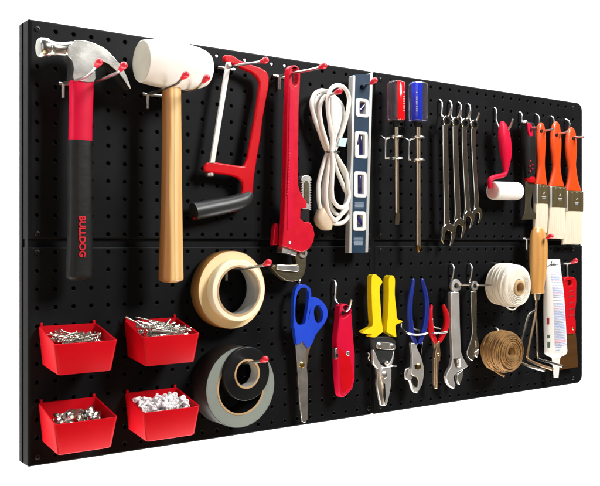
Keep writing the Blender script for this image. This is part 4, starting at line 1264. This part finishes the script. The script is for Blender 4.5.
# ------------------------------------------------------------------ scissors
c22, c22b, c22c = (285, 275, 7.84), (260, 270, 4.958), (260, 330, 4.958)
ss = thing('scissors', 'pair of scissors with bright blue handles hanging point down', 'scissors', (*P(304, 422, .7), .7))
w = .95
def half_smooth(pts, k):
    return [tuple(q) for q in catmull(pts[:k], 4)] + [tuple(q) for q in pts[k:]]


lo = T(c22, [(68, 330), (70, 200), (84, 118), (108, 82), (150, 74), (188, 92), (204, 130), (205, 200), (196, 270), (172, 400), (163, 480)]) + T(c22b, [(218, 352), (200, 361), (182, 370), (170, 280)]) + T(c22, [(66, 420)])
li = T(c22, [(82, 330), (84, 220), (98, 145), (120, 108), (148, 98), (178, 112), (188, 150), (182, 230), (164, 350), (150, 384), (124, 394), (98, 380)])
obj('handle', prism(half_smooth([P(x, y, w) for x, y in lo], 11), .62, w, [[tuple(q) for q in catmull([P(x, y, w) for x, y in li], 4, True)]]), scblue_m, ss, bevel=.1, seg=4)
ro_ = T(c22, [(204, 170), (235, 174), (280, 196), (320, 242), (336, 300), (318, 366), (282, 415), (240, 470)]) + T(c22b, [(262, 360), (240, 388), (222, 366), (216, 350), (232, 270)]) + T(c22, [(196, 300)])
ri_ = T(c22, [(234, 255), (248, 240), (272, 246), (296, 282), (300, 328), (284, 368), (262, 382), (242, 362), (230, 320), (228, 280)])
obj('handle', prism(half_smooth([P(x, y, w - .12) for x, y in ro_], 8), .5, w - .12, [[tuple(q) for q in catmull([P(x, y, w - .12) for x, y in ri_], 4, True)]]), scblue_m, ss, bevel=.1, seg=4)
bl1 = T(c22c, [(176, 64), (222, 56), (232, 80), (230, 160), (238, 240), (236, 440), (224, 460), (210, 454), (200, 380), (190, 250), (184, 160)])
obj('blade', prism([P(x, y, .72) for x, y in bl1], .62, .72), satin_m, ss, bevel=.02)
bl2 = T(c22c, [(216, 62), (252, 78), (240, 120), (232, 190), (205, 300), (214, 430), (208, 440), (196, 360), (186, 240), (200, 140)])
obj('blade', prism([P(x, y, .6) for x, y in bl2], .5, .6), tanst_m, ss, bevel=.02)
obj('pivot_screw', lathe((*P(260 + 208 / 4.958, 330 + 173 / 4.958, .74), .72), (0, 0, 1), [(0, .2), (.05, .2), (.09, .13), (.09, 0)], 20), brass_m, ss)
wire_hook('wire hook almost hidden behind the blue scissors handle', [(300, 279.6), (299.4, 281.5), (298.8, 284.5), (300.6, 287), (304, 288.6), (308, 289.2)], .08)

# ------------------------------------------------------------------ tape rolls
GT = 'rolls of tape'
def roll(name, label, c, w0, w1, ro, ri, mats, group=None, rim=.03):
    t = thing(name, label, 'tape', (c[0], c[1] - ro, (w0 + w1) / 2))
    d = w1 - w0
    obj('winding', lathe((c[0], c[1], w0), (0, 0, 1), [(0, ri + .1), (0, ro - rim), (rim, ro), (d - rim, ro), (d - .004, ro - rim), (d - .01, ri + .1)], 72, True), mats[0], t, sharp=50)
    obj('tape_face', lathe((c[0], c[1], w1 - .012), (0, 0, 1), [(0, ri + .06), (0, ro - rim - .002)] + [(.012 - (.003 if q % 2 else 0) - (.002 if q % 5 == 3 else 0), ro - rim - .004 - (ro - rim - .064 - ri) * q / 30) for q in range(31)], 72, True), mats[1], t, sharp=50)
    obj('core', lathe((c[0], c[1], w0 - .01), (0, 0, 1), [(0, ri), (0, ri + .11), (d + .03, ri + .11), (d + .03, ri)], 72, True), mats[2], t, sharp=40)
    obj('core_lining', lathe((c[0], c[1], w0), (0, 0, 1), [(0, ri - .012), (0, ri), (d, ri), (d, ri - .012)], 72, True), mats[3], t, sharp=40)
    return t
u, v = P(232.6, 289.8, 1.25)
roll('masking_tape', 'larger masking tape roll hanging behind the smaller cream one', (u, v), .3, 1.25, 2.36, 1.62, (maskside_m, mask_m, card_m, corei_m))
u, v = P(239.2, 290.6, 1.95)
roll('masking_tape', 'smaller cream masking tape roll in front of the larger roll', (u, v), 1.27, 1.95, 1.84, 1.42, (maskc_m, maskc_m, card_m, corei_m))
u, v = P(241.2, 387, 2.0)
roll('duct_tape', 'big shiny grey tape roll behind the black electrical tape', (u, v), .25, 2.0, 2.42, 1.56, (ductside_m, duct_m, card_m, etape_m))
u, v = P(247.2, 373.8, 2.3)
roll('electrical_tape', 'black electrical tape roll in front of the big grey roll', (u, v), 1.5, 2.3, 1.6, .78, (etape_m, etape_m, card_m, corei_m))

# ------------------------------------------------------------------ red bins and their contents
def cornered(c4, r, n=4):
    """rounded ring through four corners (u,v,w)"""
    out = []
    V = [Vector(c) for c in c4]
    for i in range(4):
        a, b, c = V[i - 1], V[i], V[(i + 1) % 4]
        p = b + (a - b).normalized() * r
        q = b + (c - b).normalized() * r
        for k in range(n + 1):
            t = k / n
            x = p * (1 - t) ** 2 + b * 2 * t * (1 - t) + q * t * t
            out.append(W(*x))
    return out


BINS = [(.5, -4.5, 'red bin of loose nails, above the bin of washers', 3.32), (5.45, -4.44, 'red bin heaped with long screws, above the bin of white anchors', 3.4), (.5, -8.62, 'red bin of shiny washers, at the lower left corner', 3.32), (5.5, -8.6, 'red bin full of white plastic anchors, beside the big grey tape', 3.38)]


def make_bin(u, v, lab, wd, floor):
    t = thing('parts_bin', lab, 'bin', (u, v - 2.1, .05), 'red parts bins')
    D = 2.56
    top = [(u, v, .06), (u + wd, v, .06), (u + wd + .2, v - .74, D), (u + .0, v - .74, D)]
    bot = [(u + .2, v - 2.0, .06), (u + wd - .2, v - 2.0, .06), (u + wd - .1, v - 2.3, D - .08), (u + .2, v - 2.3, D - .08)]
    th = .085
    itop = [(u + th, v, .06 + th), (u + wd - th, v, .06 + th), (u + wd + .2 - th * 1.2, v - .74, D - th), (u + th, v - .74, D - th)]
    f = floor
    def mix(a, b, k):
        return tuple(x + (y - x) * k for x, y in zip(a, b))
    ibot = []
    for a, b, i in zip(itop, bot, range(4)):
        q = mix(a, b, f)
        ibot.append((q[0] + (th * .5 if i in (0, 3) else -th * .5), q[1], q[2] + (th * .5 if i < 2 else -th * .8)))
    bot_in = [mix(b, (u + wd / 2, v - 2.1, D / 2), .05) for b in bot]
    bot_in = [(b[0], bot[i][1] - .05, b[2]) for i, b in enumerate(bot_in)]
    rings = [cornered(bot_in, .2), cornered(bot, .22), cornered(top, .22), cornered([(a[0] + .03 * (1 if i in (0, 3) else -1), a[1] + .025, a[2] + .03 * (1 if i < 2 else -1)) for i, a in enumerate(top)], .2), cornered(itop, .16), cornered(ibot, .1)]
    obj('tray', loft(rings), bin_m, t, sharp=50)
    for du in (.12, wd - .22):
        obj('tab', boxuvw(u + du, u + du + .14, v - .1, v + .2, .02, .14), bin_m, t, bevel=.03)
    return t


def lathe_local(prof, n=10, dimple=None):
    """small item lying along its own x axis, in metres, centred"""
    rings = [[Vector((x * S, r * S * math.cos(2 * PI * j / n), r * S * math.sin(2 * PI * j / n))) for j in range(n)] for x, r in prof]
    return loft(rings)


def item_mesh(name, g, mat, sharp=35):
    me = bpy.data.meshes.new(name)
    me.from_pydata(g.v, [], g.f)
    bm = bmesh.new(); bm.from_mesh(me)
    bmesh.ops.recalc_face_normals(bm, faces=bm.faces)
    bm.to_mesh(me); bm.free()
    for p in me.polygons:
        p.use_smooth = True
    me.set_sharp_from_angle(angle=R(sharp))
    me.materials.append(mat)
    return me


nail = item_mesh('nail', lathe_local([(-.85, .002), (-.74, .04), (.78, .04), (.79, .1), (.83, .1), (.84, .085), (.84, .001)], 8), nail_m)
sp_ = [(-1.0, .004), (-.9, .045)]
xx = -.88
while xx < .35:
    sp_ += [(xx, .042), (xx + .03, .078), (xx + .06, .042)]
    xx += .085
sp_ += [(.36, .055), (.8, .055), (.95, .14), (.97, .14), (.975, .06), (.955, .05), (.955, .001)]
screw = item_mesh('screw', lathe_local(sp_, 10), zinc_m, 60)
n = 24
wr = lambda ri, ro, th: loft([[Vector((x * S, r * S * math.cos(2 * PI * j / n), r * S * math.sin(2 * PI * j / n))) for j in range(n)] for x, r in ((-th, ri), (-th, ro), (th, ro), (th, ri))], loop=True)
washer = item_mesh('washer', wr(.2, .46, .045), wash_m)
ring_ = item_mesh('washer', wr(.29, .42, .08), wash_m)
ap = [(-.5, .05), (-.48, .09)]
for i in range(6):
    ap += [(-.46 + i * .13, .085), (-.41 + i * .13, .125), (-.36 + i * .13, .09)]
ap += [(.38, .1), (.4, .19), (.46, .19), (.47, .1), (.44, .08), (.44, .001)]
anchor = item_mesh('wall_anchor', lathe_local([(x * .82, q * .8) for x, q in ap], 10), anch_m, 60)


def fill(me, name, lab, cat, grp, bin_, count, half, vlo, vhi, pitch, mound=0.0, us=(0, 1), ws=(0, 1), yaw0=None, slope=.16, yawr=90, disc=False):
    u, v, _, wd = bin_
    k = 0
    tries = 0
    while k < count and tries < 6000:
        tries += 1
        cu_ = u + .15 + (wd - .25) * random.uniform(*us)
        cw_ = .3 + 1.98 * random.uniform(*ws)
        frac = k / count
        bump_ = mound * (1 - ((cu_ - u - wd / 2) / (wd / 2)) ** 2) * (1 - ((cw_ - 1.3) / 1.3) ** 2)
        cv = v + vlo + (vhi - vlo) * frac + bump_ - slope * (cw_ - .3)
        yaw = (yaw0 if yaw0 is not None else 0) + random.uniform(-yawr, yawr)
        pt = random.uniform(35, 95) if disc else random.uniform(-pitch, pitch)
        hx, hw = half * math.cos(R(yaw)) * math.cos(R(pt)), half * math.sin(R(yaw)) * math.cos(R(pt))
        bad = False
        for s in (-1, 1):
            a, b = cu_ + s * hx, cw_ + s * hw
            m_ = .2 if frac < .6 else 0
            if not (u + .2 + m_ < a < u + wd - .12 - m_ and .28 < b < 2.3 - m_ * .6):
                bad = True
            if disc and not (u + .25 < cu_ + s * half < u + wd - .2 and .3 < cw_ + s * half < 2.25):
                bad = True
        if bad:
            continue
        o = bpy.data.objects.new(name, me)
        COL.objects.link(o)
        o.location = W(cu_, cv, cw_)
        flip = PI if random.random() < .5 else 0
        o.rotation_euler = (random.uniform(0, 6), R(pt), R(-yaw) + flip)
        tag(o, lab, cat, grp)
        k += 1


for b_, fl in zip(BINS, (.62, .6, .72, .6)):
    make_bin(*b_, fl)
fill(nail, 'nail', 'loose bright steel nail lying in the upper left red bin', 'nail', 'nails in the upper left bin', BINS[0], 90, .8, -1.2, -.3, 22, .05)
fill(screw, 'screw', 'long zinc screw lying in the heaped red screw bin', 'screw', 'screws in the screw bin', BINS[1], 80, .93, -1.15, -.16, 13, .08, yaw0=-8, yawr=55)
fill(washer, 'washer', 'shiny steel washer lying in the lower left red bin', 'washer', 'washers in the lower left bin', BINS[2], 40, .46, -1.35, -.7, 55, .2, us=(.1, .95), disc=True, slope=.1)
fill(ring_, 'washer', 'shiny steel washer lying in the lower left red bin', 'washer', 'washers in the lower left bin', BINS[2], 20, .42, -1.15, -.56, 60, .2, us=(.2, .95), disc=True, slope=.1)
fill(anchor, 'wall_anchor', 'white plastic wall anchor lying in the full red bin', 'wall anchor', 'anchors in the white bin', BINS[3], 190, .39, -1.25, -.28, 35, .12)
for (mx_, lx) in (((.2, -.12, 1.05, 58, 24), None), ((1.35, -.05, .5, 20, 14), None)):
    o = bpy.data.objects.new('screw', screw)
    COL.objects.link(o)
    du, dv, w_, yaw, ptc = mx_
    o.location = W(BINS[1][0] + du + .25, BINS[1][1] + dv, w_)
    o.rotation_euler = (0, R(ptc), R(-yaw) + (PI if du > 2 else 0))
    tag(o, 'long zinc screw lying in the heaped red screw bin', 'screw', 'screws in the screw bin')

# ------------------------------------------------------------------ lights, world, camera
wld = bpy.data.worlds.new('World')
scene.world = wld
wld.use_nodes = True
nt = wld.node_tree
bg = nt.nodes['Background']
tc = nt.nodes.new('ShaderNodeTexCoord')
sep = nt.nodes.new('ShaderNodeSeparateXYZ')
nt.links.new(tc.outputs['Generated'], sep.inputs[0])
rp = nt.nodes.new('ShaderNodeValToRGB')
rp.color_ramp.elements[0].position = 0.30
rp.color_ramp.elements[0].color = (0.085, 0.058, 0.022, 1)
rp.color_ramp.elements[1].position = 0.75
rp.color_ramp.elements[1].color = (0.095, 0.09, 0.085, 1)
mr = nt.nodes.new('ShaderNodeMapRange')
mr.inputs[1].default_value = -1
mr.inputs[2].default_value = 1
nt.links.new(sep.outputs[2], mr.inputs[0])
nt.links.new(mr.outputs[0], rp.inputs[0])
nt.links.new(rp.outputs[0], bg.inputs['Color'])
bg.inputs['Strength'].default_value = 0.9


def area(name, at, aim, sx, sy, power, col=(1, 1, 1)):
    l = bpy.data.lights.new(name, 'AREA')
    l.shape = 'RECTANGLE'
    l.size, l.size_y = sx * S, sy * S
    l.energy = power
    l.color = col
    o = bpy.data.objects.new(name, l)
    COL.objects.link(o)
    o.location = W(*at)
    d = W(*aim) - o.location
    o.rotation_euler = d.to_track_quat('-Z', 'Y').to_euler()
    return o


area('key_softbox', (62, 66, 84), (20, 0, 0), 34, 34, 118, (1, .995, .985))
area('fill_softbox', (-58, 8, 60), (20, 0, 0), 46, 90, 12.5, (.98, .99, 1))
area('added_warm_bounce', (-20, -66, 40), (18, 0, 0), 70, 36, 19, (1, .66, .34))  # lamp added to imitate warm light bounced off an unseen floor
area('backdrop_lamp', (20, 130, -14), (30, 10, -62), 360, 24, 560)
area('backdrop_lamp', (20, -130, -14), (30, -10, -62), 360, 24, 560)

cam = bpy.data.cameras.new('camera')
cam.lens = FPX / 600 * 36
cam.sensor_width = 36
cam.sensor_fit = 'HORIZONTAL'
cam.clip_start = .02
cam.clip_end = 60
co = bpy.data.objects.new('camera', cam)
COL.objects.link(co)
co.location = W(CU, 0, CW)
co.rotation_euler = (PI / 2, 0, -math.atan2(RW, RU))
scene.camera = co
scene.view_settings.view_transform = 'Standard'
scene.view_settings.look = 'None'
scene.view_settings.exposure = 0
scene.view_settings.gamma = 1
